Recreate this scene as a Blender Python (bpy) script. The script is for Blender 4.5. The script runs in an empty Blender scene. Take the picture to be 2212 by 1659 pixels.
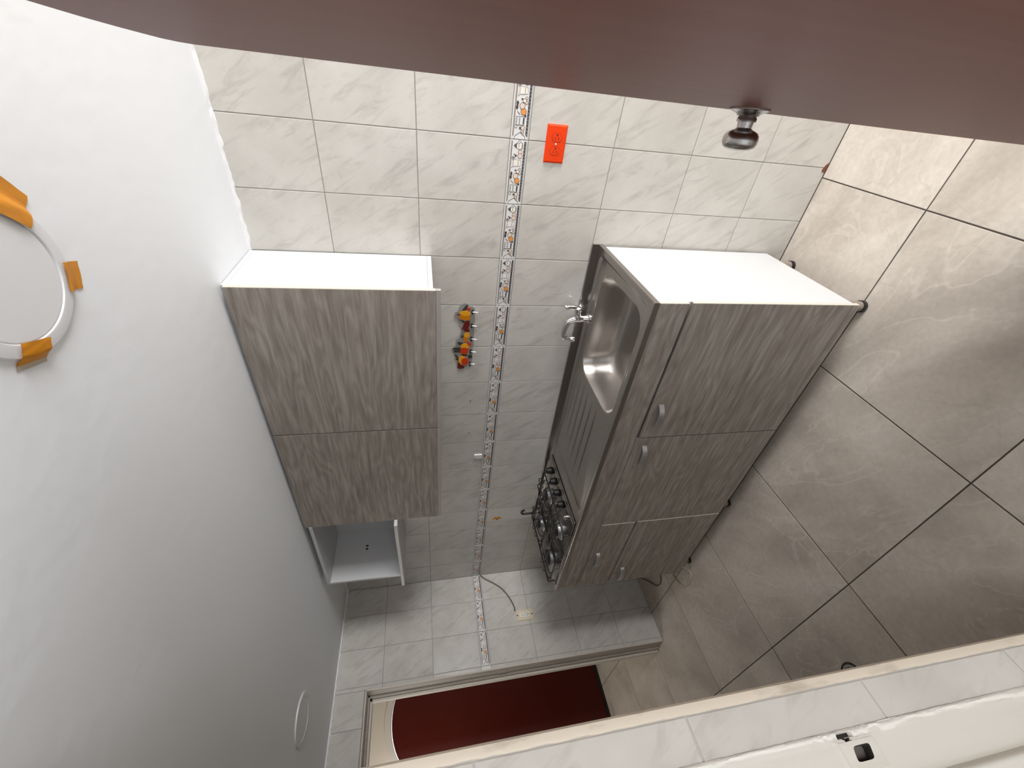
import bpy, bmesh, math, random
from mathutils import Vector, Matrix
random.seed(7)
C = bpy.context.scene.collection
SC = bpy.context.scene
PI = math.pi

# ------------------------------------------------------------------ camera
FPX = 896.33
cam_d = bpy.data.cameras.new('camera')
cam = bpy.data.objects.new('camera', cam_d)
C.objects.link(cam)
cam_d.sensor_fit = 'HORIZONTAL'
cam_d.sensor_width = 36.0
cam_d.lens = FPX / 2212 * 36.0
cam_d.clip_start = 0.02
RU = Vector((0.10299228, -0.17597164, -0.97899263))
RD = Vector((-0.78719482, -0.61607194, 0.02792279))
RF = Vector((-0.60804351, 0.76778209, -0.20197462))
M = Matrix(((RU.x, -RD.x, -RF.x, 2.99412942), (RU.y, -RD.y, -RF.y, -1.52345475), (RU.z, -RD.z, -RF.z, 1.53162621), (0, 0, 0, 1)))
cam.matrix_world = M
SC.camera = cam

# ------------------------------------------------------------------ world, lights, exposure
SC.view_settings.view_transform = 'Standard'
SC.view_settings.look = 'None'
SC.view_settings.exposure = 0.10
SC.view_settings.gamma = 1.0
SC.view_settings.use_curve_mapping = False
wd = bpy.data.worlds.new('world')
SC.world = wd
wd.use_nodes = True
wd.node_tree.nodes['Background'].inputs[0].default_value = (0.9, 0.95, 1.0, 1)
wd.node_tree.nodes['Background'].inputs[1].default_value = 1.3

def area(name, loc, direction, sx, sy, power, col=(1, 1, 1)):
    l = bpy.data.lights.new(name, 'AREA')
    l.shape = 'RECTANGLE'
    l.size = sx
    l.size_y = sy
    l.energy = power
    l.color = col
    o = bpy.data.objects.new(name, l)
    C.objects.link(o)
    o.location = loc
    o.rotation_euler = Vector(direction).to_track_quat('-Z', 'Y').to_euler()
    return o

area('window_daylight', (5.66, -0.60, 1.38), (-1, 0, 0.05), 1.10, 1.20, 114, (0.985, 0.992, 1.0))
area('hall_daylight', (4.75, -2.55, 1.50), (-1, 0.38, 0.0), 1.1, 1.5, 42, (0.975, 0.985, 1.0))
area('vestibule_fill', (-0.85, -1.36, 1.75), (-0.25, 1, -0.35), 0.7, 0.5, 8.0, (1.0, 0.95, 0.88))  # added fill to brighten the passage

# ------------------------------------------------------------------ materials
def lin(r, g, b):
    def f(c):
        c /= 255.0
        return c / 12.92 if c <= 0.04045 else ((c + 0.055) / 1.055) ** 2.4
    return (f(r), f(g), f(b), 1)

MATS = {}
def mat(name, col, rough=0.5, metal=0.0, spec=0.5, coat=0.0, bump=None):
    m = bpy.data.materials.new(name)
    m.use_nodes = True
    nt = m.node_tree
    b = nt.nodes['Principled BSDF']
    b.inputs['Base Color'].default_value = col if len(col) == 4 else (*col, 1)
    b.inputs['Roughness'].default_value = rough
    b.inputs['Metallic'].default_value = metal
    b.inputs['Specular IOR Level'].default_value = spec
    b.inputs['Coat Weight'].default_value = coat
    if bump:
        sc, st, dist = bump
        tc = nt.nodes.new('ShaderNodeTexCoord')
        n = nt.nodes.new('ShaderNodeTexNoise')
        n.inputs['Scale'].default_value = sc
        n.inputs['Detail'].default_value = 5
        nt.links.new(tc.outputs['Object'], n.inputs['Vector'])
        bp = nt.nodes.new('ShaderNodeBump')
        bp.inputs['Strength'].default_value = st
        bp.inputs['Distance'].default_value = dist
        nt.links.new(n.outputs['Fac'], bp.inputs['Height'])
        nt.links.new(bp.outputs['Normal'], b.inputs['Normal'])
    MATS[name] = m
    return m

def N(nt, t, **kw):
    n = nt.nodes.new(t)
    for k, v in kw.items():
        if k in n.inputs:
            n.inputs[k].default_value = v
        else:
            setattr(n, k, v)
    return n

def ramp(nt, stops):
    r = nt.nodes.new('ShaderNodeValToRGB')
    e = r.color_ramp.elements
    e[0].position, e[0].color = stops[0]
    e[1].position, e[1].color = stops[-1]
    for p, c in stops[1:-1]:
        x = e.new(p)
        x.color = c
    return r

def coords(nt, jitter=8.0, rot=(0, 0, 0), scale=(1, 1, 1)):
    tc = N(nt, 'ShaderNodeTexCoord')
    oi = N(nt, 'ShaderNodeObjectInfo')
    mul = N(nt, 'ShaderNodeMath', operation='MULTIPLY')
    mul.inputs[1].default_value = jitter
    nt.links.new(oi.outputs['Random'], mul.inputs[0])
    add = N(nt, 'ShaderNodeVectorMath', operation='ADD')
    nt.links.new(tc.outputs['Object'], add.inputs[0])
    nt.links.new(mul.outputs[0], add.inputs[1])
    m1 = N(nt, 'ShaderNodeMapping')
    m1.inputs['Rotation'].default_value = rot
    nt.links.new(add.outputs[0], m1.inputs['Vector'])
    m2 = N(nt, 'ShaderNodeMapping')
    m2.inputs['Scale'].default_value = scale
    nt.links.new(m1.outputs[0], m2.inputs['Vector'])
    return m2.outputs[0], oi, add.outputs[0]

def mix(nt, fac, a, b, mode='MIX'):
    m = N(nt, 'ShaderNodeMix', data_type='RGBA', blend_type=mode)
    for s, v in (('Factor', fac), ('A', a), ('B', b)):
        i = [x for x in m.inputs if x.name == s and x.enabled][0]
        if hasattr(v, 'is_linked') or isinstance(v, bpy.types.NodeSocket):
            nt.links.new(v, i)
        else:
            i.default_value = v
    return [x for x in m.outputs if x.enabled][0]

def marble_mat(name, base, vein, dark):
    m = mat(name, base, 0.16, 0, 0.5)
    nt = m.node_tree
    b = nt.nodes['Principled BSDF']
    ang = math.atan2(1.0, -0.62)          # direction the streaks run in the tile's own plane
    v, oi, raw = coords(nt, 9.0, (0, 0, -ang), (7.0, 28.0, 7.0))
    n1 = N(nt, 'ShaderNodeTexNoise', Scale=1.0, Detail=6.0, Roughness=0.62, Distortion=0.9)
    nt.links.new(v, n1.inputs['Vector'])
    r1 = ramp(nt, [(0.50, (0, 0, 0, 1)), (0.585, (0.35, 0.35, 0.35, 1)), (0.70, (1, 1, 1, 1))])
    nt.links.new(n1.outputs['Fac'], r1.inputs['Fac'])
    n2 = N(nt, 'ShaderNodeTexNoise', Scale=9.0, Detail=3.0)
    nt.links.new(raw, n2.inputs['Vector'])
    r2 = ramp(nt, [(0.35, (0, 0, 0, 1)), (0.7, (1, 1, 1, 1))])
    nt.links.new(n2.outputs['Fac'], r2.inputs['Fac'])
    c1 = mix(nt, r2.outputs['Color'], base, dark)
    fm = N(nt, 'ShaderNodeMath', operation='MULTIPLY')
    fm.inputs[1].default_value = 0.5
    nt.links.new(r1.outputs['Color'], fm.inputs[0])
    c2 = mix(nt, fm.outputs[0], c1, vein)
    nt.links.new(c2, b.inputs['Base Color'])
    return m

def stone_mat(name, base, light, dark):
    m = mat(name, base, 0.38, 0, 0.45)
    nt = m.node_tree
    b = nt.nodes['Principled BSDF']
    v, oi, raw = coords(nt, 11.0, (0, 0, 0.5), (2.2, 4.0, 2.0))
    n1 = N(nt, 'ShaderNodeTexNoise', Scale=1.0, Detail=7.0, Roughness=0.56, Distortion=0.35)
    nt.links.new(v, n1.inputs['Vector'])
    r1 = ramp(nt, [(0.30, dark), (0.5, base), (0.72, light)])
    nt.links.new(n1.outputs['Fac'], r1.inputs['Fac'])
    # thin pale and dark veins
    w = N(nt, 'ShaderNodeTexNoise', Scale=0.75, Detail=4.0, Distortion=1.4)
    nt.links.new(v, w.inputs['Vector'])
    r2 = ramp(nt, [(0.485, (0, 0, 0, 1)), (0.497, (1, 1, 1, 1)), (0.512, (0, 0, 0, 1))])
    nt.links.new(w.outputs['Fac'], r2.inputs['Fac'])
    f2 = N(nt, 'ShaderNodeMath', operation='MULTIPLY')
    f2.inputs[1].default_value = 0.5
    nt.links.new(r2.outputs['Color'], f2.inputs[0])
    c = mix(nt, f2.outputs[0], r1.outputs['Color'], light)
    w2 = N(nt, 'ShaderNodeTexNoise', Scale=0.55, Detail=5.0, Distortion=1.1)
    nt.links.new(raw, w2.inputs['Vector'])
    w2.inputs['Scale'].default_value = 2.2
    r3 = ramp(nt, [(0.545, (0, 0, 0, 1)), (0.556, (1, 1, 1, 1)), (0.568, (0, 0, 0, 1))])
    nt.links.new(w2.outputs['Fac'], r3.inputs['Fac'])
    f3 = N(nt, 'ShaderNodeMath', operation='MULTIPLY')
    f3.inputs[1].default_value = 0.28
    nt.links.new(r3.outputs['Color'], f3.inputs[0])
    c = mix(nt, f3.outputs[0], c, dark)
    nf = N(nt, 'ShaderNodeTexNoise', Scale=60.0, Detail=4.0)
    nt.links.new(raw, nf.inputs['Vector'])
    r4 = ramp(nt, [(0.3, (0.93, 0.93, 0.93, 1)), (0.7, (1.05, 1.05, 1.05, 1))])
    nt.links.new(nf.outputs['Fac'], r4.inputs['Fac'])
    c = mix(nt, 1.0, c, r4.outputs['Color'], 'MULTIPLY')
    nt.links.new(c, b.inputs['Base Color'])
    return m

def wood_mat(name, dark, mid, light, rough=0.5):
    m = mat(name, mid, rough, 0, 0.4)
    nt = m.node_tree
    b = nt.nodes['Principled BSDF']
    v, oi, raw = coords(nt, 7.0, (0, 0, 0), (1.6, 9.0, 9.0))
    n0 = N(nt, 'ShaderNodeTexNoise', Scale=1.4, Detail=2.0)
    nt.links.new(v, n0.inputs['Vector'])
    # growth rings: bands of a slowly warped field
    sep = N(nt, 'ShaderNodeMath', operation='MULTIPLY')
    sep.inputs[1].default_value = 9.0
    nt.links.new(n0.outputs['Fac'], sep.inputs[0])
    fr = N(nt, 'ShaderNodeMath', operation='PINGPONG')
    fr.inputs[1].default_value = 0.5
    nt.links.new(sep.outputs[0], fr.inputs[0])
    v2, _, _ = coords(nt, 7.0, (0, 0, 0), (3.6, 62.0, 62.0))
    n1 = N(nt, 'ShaderNodeTexNoise', Scale=1.0, Detail=6.0, Roughness=0.6, Distortion=0.35)
    nt.links.new(v2, n1.inputs['Vector'])
    v3, _, _ = coords(nt, 7.0, (0, 0, 0), (14.0, 260.0, 260.0))
    n2 = N(nt, 'ShaderNodeTexNoise', Scale=1.0, Detail=3.0)
    nt.links.new(v3, n2.inputs['Vector'])
    a1 = N(nt, 'ShaderNodeMath', operation='MULTIPLY_ADD')
    a1.inputs[1].default_value = 0.36
    nt.links.new(fr.outputs[0], a1.inputs[0])
    nt.links.new(n1.outputs['Fac'], a1.inputs[2])
    a2 = N(nt, 'ShaderNodeMath', operation='MULTIPLY_ADD')
    a2.inputs[1].default_value = 0.38
    nt.links.new(n2.outputs['Fac'], a2.inputs[0])
    nt.links.new(a1.outputs[0], a2.inputs[2])
    r = ramp(nt, [(0.50, dark), (0.76, mid), (1.0, light)])
    nt.links.new(a2.outputs[0], r.inputs['Fac'])
    nt.links.new(r.outputs['Color'], b.inputs['Base Color'])
    bp = N(nt, 'ShaderNodeBump', Strength=0.12, Distance=0.001)
    nt.links.new(n2.outputs['Fac'], bp.inputs['Height'])
    nt.links.new(bp.outputs['Normal'], b.inputs['Normal'])
    return m

def steel_mat(name, col, rough, streak=(3, 120, 120)):
    m = mat(name, col, rough, 1.0)
    nt = m.node_tree
    b = nt.nodes['Principled BSDF']
    v, oi, raw = coords(nt, 0.0, (0, 0, 0), streak)
    n = N(nt, 'ShaderNodeTexNoise', Scale=1.0, Detail=4.0)
    nt.links.new(v, n.inputs['Vector'])
    r = ramp(nt, [(0.3, (rough * 0.95,) * 3 + (1,)), (0.7, (rough * 1.06,) * 3 + (1,))])
    nt.links.new(n.outputs['Fac'], r.inputs['Fac'])
    nt.links.new(r.outputs['Color'], b.inputs['Roughness'])
    return m

def paint_wear(name, base, stain, rough, scale=(6, 6, 6), lo=0.52, hi=0.72, amt=0.6, bump=(40, 0.15, 0.002)):
    m = mat(name, base, rough, bump=bump)
    nt = m.node_tree
    b = nt.nodes['Principled BSDF']
    v, oi, raw = coords(nt, 5.0, (0, 0, 0), scale)
    n = N(nt, 'ShaderNodeTexNoise', Scale=1.0, Detail=6.0, Roughness=0.6)
    nt.links.new(v, n.inputs['Vector'])
    r = ramp(nt, [(lo, (0, 0, 0, 1)), (hi, (amt, amt, amt, 1))])
    nt.links.new(n.outputs['Fac'], r.inputs['Fac'])
    c = mix(nt, r.outputs['Color'], base, stain)
    nt.links.new(c, b.inputs['Base Color'])
    return m

W_TILE = marble_mat('wall_tile', (0.640, 0.615, 0.570, 1), (0.36, 0.335, 0.305, 1), (0.570, 0.545, 0.500, 1))
F_TILE = stone_mat('floor_tile', (0.585, 0.520, 0.447, 1), (0.685, 0.620, 0.548, 1), (0.435, 0.381, 0.325, 1))
GROUT = mat('wall_grout', (0.30, 0.275, 0.25, 1), 0.9)
F_GROUT = mat('floor_grout', (0.085, 0.068, 0.055, 1), 0.9)
CEIL = mat('ceiling_paint', (0.845, 0.868, 0.90, 1), 0.85, bump=(26, 0.22, 0.004))
CAULK = mat('putty', (0.82, 0.82, 0.83, 1), 0.8, bump=(60, 0.5, 0.003))
WOOD = wood_mat('grey_oak', (0.205, 0.175, 0.149, 1), (0.300, 0.262, 0.228, 1), (0.410, 0.368, 0.324, 1))
MELA = mat('white_melamine', (0.60, 0.60, 0.605, 1), 0.35)
EDGE = mat('edge_band', (0.60, 0.54, 0.46, 1), 0.55)
WOODEDGE = mat('grey_oak_edge', (0.20, 0.172, 0.146, 1), 0.55)
GREYEDGE = mat('grey_lip', (0.40, 0.38, 0.36, 1), 0.4)
STEEL = steel_mat('stainless', (0.43, 0.405, 0.385, 1), 0.25)
BOWL = steel_mat('stainless_bowl', (0.52, 0.49, 0.46, 1), 0.33, (4, 4, 4))
CHROME = mat('chrome', (0.82, 0.81, 0.80, 1), 0.06, 1.0)
SATIN = steel_mat('satin_nickel', (0.40, 0.38, 0.37, 1), 0.26, (60, 60, 60))
ALU = mat('aluminium_grey', (0.50, 0.50, 0.51, 1), 0.38, 0.85)
BLACK = mat('black_plastic', (0.010, 0.009, 0.009, 1), 0.35)
IRON = mat('black_enamel', (0.012, 0.010, 0.009, 1), 0.4)
PLATE = steel_mat('cooktop_steel', (0.22, 0.20, 0.185, 1), 0.22, (9, 3, 9))
LEGM = mat('leg_brown', (0.26, 0.215, 0.18, 1), 0.4)
REDDOOR = paint_wear('red_door_paint', (0.150, 0.043, 0.029, 1), (0.185, 0.066, 0.050, 1), 0.42, (40, 40, 1.6), 0.50, 0.80, 0.6, (30, 0.06, 0.002))
FARDOOR = paint_wear('dark_red_paint', (0.070, 0.006, 0.003, 1), (0.085, 0.014, 0.008, 1), 0.35, (2, 2, 2), 0.5, 0.8, 0.4, (30, 0.06, 0.002))
REDDOOR.node_tree.nodes['Principled BSDF'].inputs['Specular IOR Level'].default_value = 0.10
FARDOOR.node_tree.nodes['Principled BSDF'].inputs['Specular IOR Level'].default_value = 0.25
DOOREDGE = mat('door_edge', (0.20, 0.14, 0.10, 1), 0.6)
WHITEPAINT = paint_wear('white_paint', (0.70, 0.67, 0.61, 1), (0.55, 0.48, 0.38, 1), 0.45, (40, 40, 1.2), 0.50, 0.75, 0.5, (60, 0.12, 0.001))
BEAD = paint_wear('tile_bead', (0.70, 0.61, 0.50, 1), (0.40, 0.33, 0.25, 1), 0.5, (30, 30, 9), 0.55, 0.7, 0.7, (60, 0.2, 0.001))
PLASTER = paint_wear('rough_plaster', (0.76, 0.73, 0.67, 1), (0.50, 0.46, 0.40, 1), 0.85, (40, 40, 20), 0.55, 0.75, 0.5, (90, 0.6, 0.003))
FRAMEGREY = paint_wear('old_frame', (0.40, 0.355, 0.31, 1), (0.20, 0.17, 0.14, 1), 0.5, (30, 30, 3), 0.5, 0.7, 0.6, (60, 0.2, 0.001))
FRAMELIGHT = mat('frame_light', (0.62, 0.57, 0.50, 1), 0.4)
TRANSOM = mat('transom_cream', (0.66, 0.59, 0.50, 1), 0.3)
PLAINWALL = mat('plain_wall', (0.66, 0.64, 0.60, 1), 0.8)
DARKHOLE = mat('dark_hole', (0.02, 0.017, 0.015, 1), 0.8)
ORANGE = mat('orange_plastic', lin(238, 64, 0), 0.4, 0, 0.25)
ORANGED = mat('orange_recess', lin(150, 22, 6), 0.5)
IVORY = mat('ivory_plastic', lin(222, 208, 178), 0.4)
TAPE = mat('orange_tape', lin(208, 134, 18), 0.45, bump=(70, 0.25, 0.002))
TAPED = mat('orange_tape_bare', lin(190, 178, 160), 0.6)
LAMPRING = mat('lamp_ring', (0.74, 0.75, 0.775, 1), 0.4)
LAMPDIFF = mat('lamp_diffuser', (0.78, 0.79, 0.81, 1), 0.45)
CREAMPRINT = mat('print_white', (0.78, 0.77, 0.75, 1), 0.2)
P_DARK = mat('print_dark', lin(58, 54, 56), 0.3)
P_BROWN = mat('print_taupe', lin(140, 124, 114), 0.3)
P_ORANGE = mat('print_orange', lin(232, 150, 70), 0.3)
P_PINK = mat('print_peach', lin(228, 206, 190), 0.3)
P_GREY = mat('print_grey', lin(126, 124, 126), 0.3)
P_CREAM = mat('print_cream', lin(238, 232, 222), 0.3)
ACRYL = mat('clear_acrylic', (0.86, 0.85, 0.84, 1), 0.08, 0, 0.5)
b = ACRYL.node_tree.nodes['Principled BSDF']
b.inputs['Transmission Weight'].default_value = 0.85
b.inputs['IOR'].default_value = 1.35
FR_YEL = mat('fruit_yellow', lin(236, 166, 28), 0.35)
FR_YEL2 = mat('fruit_yellow_deep', lin(205, 125, 12), 0.35)
FR_RED = mat('fruit_red', lin(205, 60, 20), 0.35)
FR_GRAPE = mat('fruit_grape', lin(105, 25, 20), 0.35)
FR_LEAF = mat('fruit_leaf', lin(62, 56, 50), 0.5)
CABLEG = mat('cable_grey', lin(120, 108, 96), 0.5)
CABLEW = mat('cable_white', lin(196, 182, 164), 0.5)
HOLEWALL = mat('hole_wall_shade', (0.06, 0.05, 0.045, 1), 0.8)  # shade on the sides of the strike hole, put into the colour
HOLEFLOOR = mat('hole_floor_lit', (0.16, 0.14, 0.125, 1), 0.7)  # paler grey paints the light that reaches the bottom of the hole
JOINT = mat('pale_joint', (0.50, 0.475, 0.44, 1), 0.9)
BRICKRED = mat('bare_clay', (0.20, 0.07, 0.045, 1), 0.9)
PALETILE = mat('pale_tile', (0.66, 0.635, 0.595, 1), 0.25)

# ------------------------------------------------------------------ builders
def wloc(o):
    v = Vector((0, 0, 0))
    while o is not None:
        v += o.location
        o = o.parent
    return v

def obj(name, bm, m, parent=None, smooth=False, origin=None):
    """link a bmesh given in world coordinates as ONE object"""
    off = Vector(origin) if origin is not None else (wloc(parent) if parent is not None else Vector((0, 0, 0)))
    bmesh.ops.recalc_face_normals(bm, faces=bm.faces[:])
    bmesh.ops.translate(bm, verts=bm.verts[:], vec=-off)
    me = bpy.data.meshes.new(name)
    bm.to_mesh(me)
    bm.free()
    for mm in (m if isinstance(m, (list, tuple)) else [m]):
        me.materials.append(mm)
    if smooth:
        for p in me.polygons:
            p.use_smooth = True
        try:
            me.set_sharp_from_angle(angle=math.radians(40))
        except Exception:
            pass
    o = bpy.data.objects.new(name, me)
    C.objects.link(o)
    if parent is not None:
        o.parent = parent
        o.location = off - wloc(parent)
    else:
        o.location = off
    return o

def thing(name, label, cat, loc, group=None):
    o = bpy.data.objects.new(name, None)
    o.empty_display_size = 0.05
    C.objects.link(o)
    o.location = loc
    return tag(o, label, cat, group)

def tag(o, label, cat=None, group=None, kind=None):
    if label:
        o['label'] = label
    if cat:
        o['category'] = cat
    if group:
        o['group'] = group
    if kind:
        o['kind'] = kind
    return o

def struct(o, label=None, cat=None):
    return tag(o, label, cat, None, 'structure')

def box(bm, x0, x1, y0, y1, z0, z1, bev=0.0, mi=0):
    vs = [bm.verts.new(p) for p in ((x0, y0, z0), (x1, y0, z0), (x1, y1, z0), (x0, y1, z0), (x0, y0, z1), (x1, y0, z1), (x1, y1, z1), (x0, y1, z1))]
    fs = [bm.faces.new([vs[i] for i in q]) for q in ((0, 3, 2, 1), (4, 5, 6, 7), (0, 1, 5, 4), (1, 2, 6, 5), (2, 3, 7, 6), (3, 0, 4, 7))]
    for f in fs:
        f.material_index = mi
    if bev > 0:
        es = list({e for f in fs for e in f.edges})
        r = bmesh.ops.bevel(bm, geom=es, offset=bev, segments=2, affect='EDGES', profile=0.5)
        for f in r['faces']:
            f.material_index = mi
    return bm

def nbox(*a, **k):
    return box(bmesh.new(), *a, **k)

def frame(axis):
    a = Vector(axis).normalized()
    t = Vector((0, 0, 1)) if abs(a.z) < 0.9 else Vector((1, 0, 0))
    u = a.cross(t).normalized()
    return a, u, a.cross(u).normalized()

def lathe(bm, base, axis, prof, n=24, mi=0, ovals=(1, 1)):
    """prof: list of (distance along axis, radius)"""
    a, u, v = frame(axis)
    base = Vector(base)
    rings = []
    for d, r in prof:
        if r < 1e-6:
            rings.append([bm.verts.new(base + a * d)])
        else:
            rings.append([bm.verts.new(base + a * d + (u * math.cos(t) * ovals[0] + v * math.sin(t) * ovals[1]) * r) for t in [2 * PI * i / n for i in range(n)]])
    for A, B in zip(rings, rings[1:]):
        if len(A) == 1 and len(B) == 1:
            continue
        for i in range(n):
            j = (i + 1) % n
            if len(A) == 1:
                f = bm.faces.new((A[0], B[i], B[j]))
            elif len(B) == 1:
                f = bm.faces.new((A[i], A[j], B[0]))
            else:
                f = bm.faces.new((A[i], A[j], B[j], B[i]))
            f.material_index = mi
    for R in (rings[0], rings[-1]):
        if len(R) > 2:
            try:
                bm.faces.new(R).material_index = mi
            except ValueError:
                pass
    return bm

def catmull(pts, k=6, closed=False):
    P = [Vector(p) for p in pts]
    n = len(P)
    out = []
    rng = range(n) if closed else range(n - 1)
    for i in rng:
        if closed:
            p0, p1, p2, p3 = P[(i - 1) % n], P[i], P[(i + 1) % n], P[(i + 2) % n]
        else:
            p0, p1, p2, p3 = P[max(i - 1, 0)], P[i], P[i + 1], P[min(i + 2, n - 1)]
        for s in range(k):
            t = s / k
            out.append(0.5 * ((2 * p1) + (p2 - p0) * t + (2 * p0 - 5 * p1 + 4 * p2 - p3) * t * t + (3 * p1 - p0 - 3 * p2 + p3) * t ** 3))
    if not closed:
        out.append(P[-1])
    return out

def tube(bm, pts, r, n=8, closed=False, mi=0):
    P = [Vector(p) for p in pts]
    m = len(P)
    rad = r if isinstance(r, (list, tuple)) else [r] * m
    rings = []
    prev = None
    for i, p in enumerate(P):
        a = P[(i + 1) % m] if (closed or i + 1 < m) else P[i]
        bq = P[i - 1] if (closed or i > 0) else P[i]
        t = (a - bq)
        if t.length < 1e-9:
            t = Vector((0, 0, 1))
        t.normalize()
        if prev is None:
            _, u, v = frame(t)
        else:
            u = prev - t * prev.dot(t)
            u.normalize()
            v = t.cross(u)
        prev = u
        rings.append([bm.verts.new(p + (u * math.cos(q) + v * math.sin(q)) * rad[i]) for q in [2 * PI * k / n for k in range(n)]])
    seq = list(zip(rings, rings[1:])) + ([(rings[-1], rings[0])] if closed else [])
    for A, B in seq:
        for i in range(n):
            j = (i + 1) % n
            bm.faces.new((A[i], A[j], B[j], B[i])).material_index = mi
    if not closed:
        bm.faces.new(rings[0]).material_index = mi
        bm.faces.new(rings[-1]).material_index = mi
    return bm

def prism(bm, pts, O, U, V, Nn, d0, d1, mi=0):
    """polygon pts (u,v) in the plane O,U,V, extruded along Nn from d0 to d1"""
    O, U, V, Nn = Vector(O), Vector(U), Vector(V), Vector(Nn)
    A = [bm.verts.new(O + U * p[0] + V * p[1] + Nn * d0) for p in pts]
    B = [bm.verts.new(O + U * p[0] + V * p[1] + Nn * d1) for p in pts]
    n = len(pts)
    fs = [bm.faces.new(A), bm.faces.new(B)]
    for i in range(n):
        j = (i + 1) % n
        fs.append(bm.faces.new((A[i], A[j], B[j], B[i])))
    for f in fs:
        f.material_index = mi
    return bm

def ell(cx, cy, rx, ry, n=14, rot=0.0):
    o = []
    for i in range(n):
        t = 2 * PI * i / n
        x, y = rx * math.cos(t), ry * math.sin(t)
        o.append((cx + x * math.cos(rot) - y * math.sin(rot), cy + x * math.sin(rot) + y * math.cos(rot)))
    return o

# ------------------------------------------------------------------ tiles
_TM = {}
def tile_mesh(w, h, m, c=0.0012, t=0.0015):
    k = (round(w, 4), round(h, 4), m.name)
    if k in _TM:
        return _TM[k]
    me = bpy.data.meshes.new('tile')
    a, b2 = w / 2, h / 2
    vs = [(-a, -b2, -t), (a, -b2, -t), (a, b2, -t), (-a, b2, -t),
          (-a, -b2, -c * 0.5), (a, -b2, -c * 0.5), (a, b2, -c * 0.5), (-a, b2, -c * 0.5),
          (-a + c, -b2 + c, 0), (a - c, -b2 + c, 0), (a - c, b2 - c, 0), (-a + c, b2 - c, 0)]
    fs = [(0, 1, 5, 4), (1, 2, 6, 5), (2, 3, 7, 6), (3, 0, 4, 7), (4, 5, 9, 8), (5, 6, 10, 9), (6, 7, 11, 10), (7, 4, 8, 11), (8, 9, 10, 11)]
    me.from_pydata(vs, [], fs)
    me.materials.append(m)
    _TM[k] = me
    return me

def put_tile(parent, me, O, U, V, Nn, uc, vc, name='tile', tilt=0.0012):
    o = bpy.data.objects.new(name, me)
    C.objects.link(o)
    o.parent = parent
    U, V, Nn = Vector(U), Vector(V), Vector(Nn)
    R = Matrix((U, V, Nn)).transposed().to_4x4()
    R = R @ Matrix.Rotation(random.uniform(-tilt, tilt), 4, 'X') @ Matrix.Rotation(random.uniform(-tilt, tilt), 4, 'Y')
    p = Vector(O) + U * uc + V * vc + Nn * random.uniform(-0.0001, 0.0001)
    o.matrix_local = Matrix.Translation(p - wloc(parent)) @ R
    return o

J = 0.0026
def tile_grid(parent, us, vs, O, U, V, Nn, m, joint=J, skip=None, name='tile', lim=None, tilt=0.0012):
    for i in range(len(us) - 1):
        for j in range(len(vs) - 1):
            if skip and skip(i, j, us, vs):
                continue
            w, h = us[i + 1] - us[i] - joint, vs[j + 1] - vs[j] - joint
            if w < 0.008 or h < 0.008:
                continue
            put_tile(parent, tile_mesh(w, h, m), O, U, V, Nn, (us[i] + us[i + 1]) / 2, (vs[j] + vs[j + 1]) / 2, name, tilt)

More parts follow.
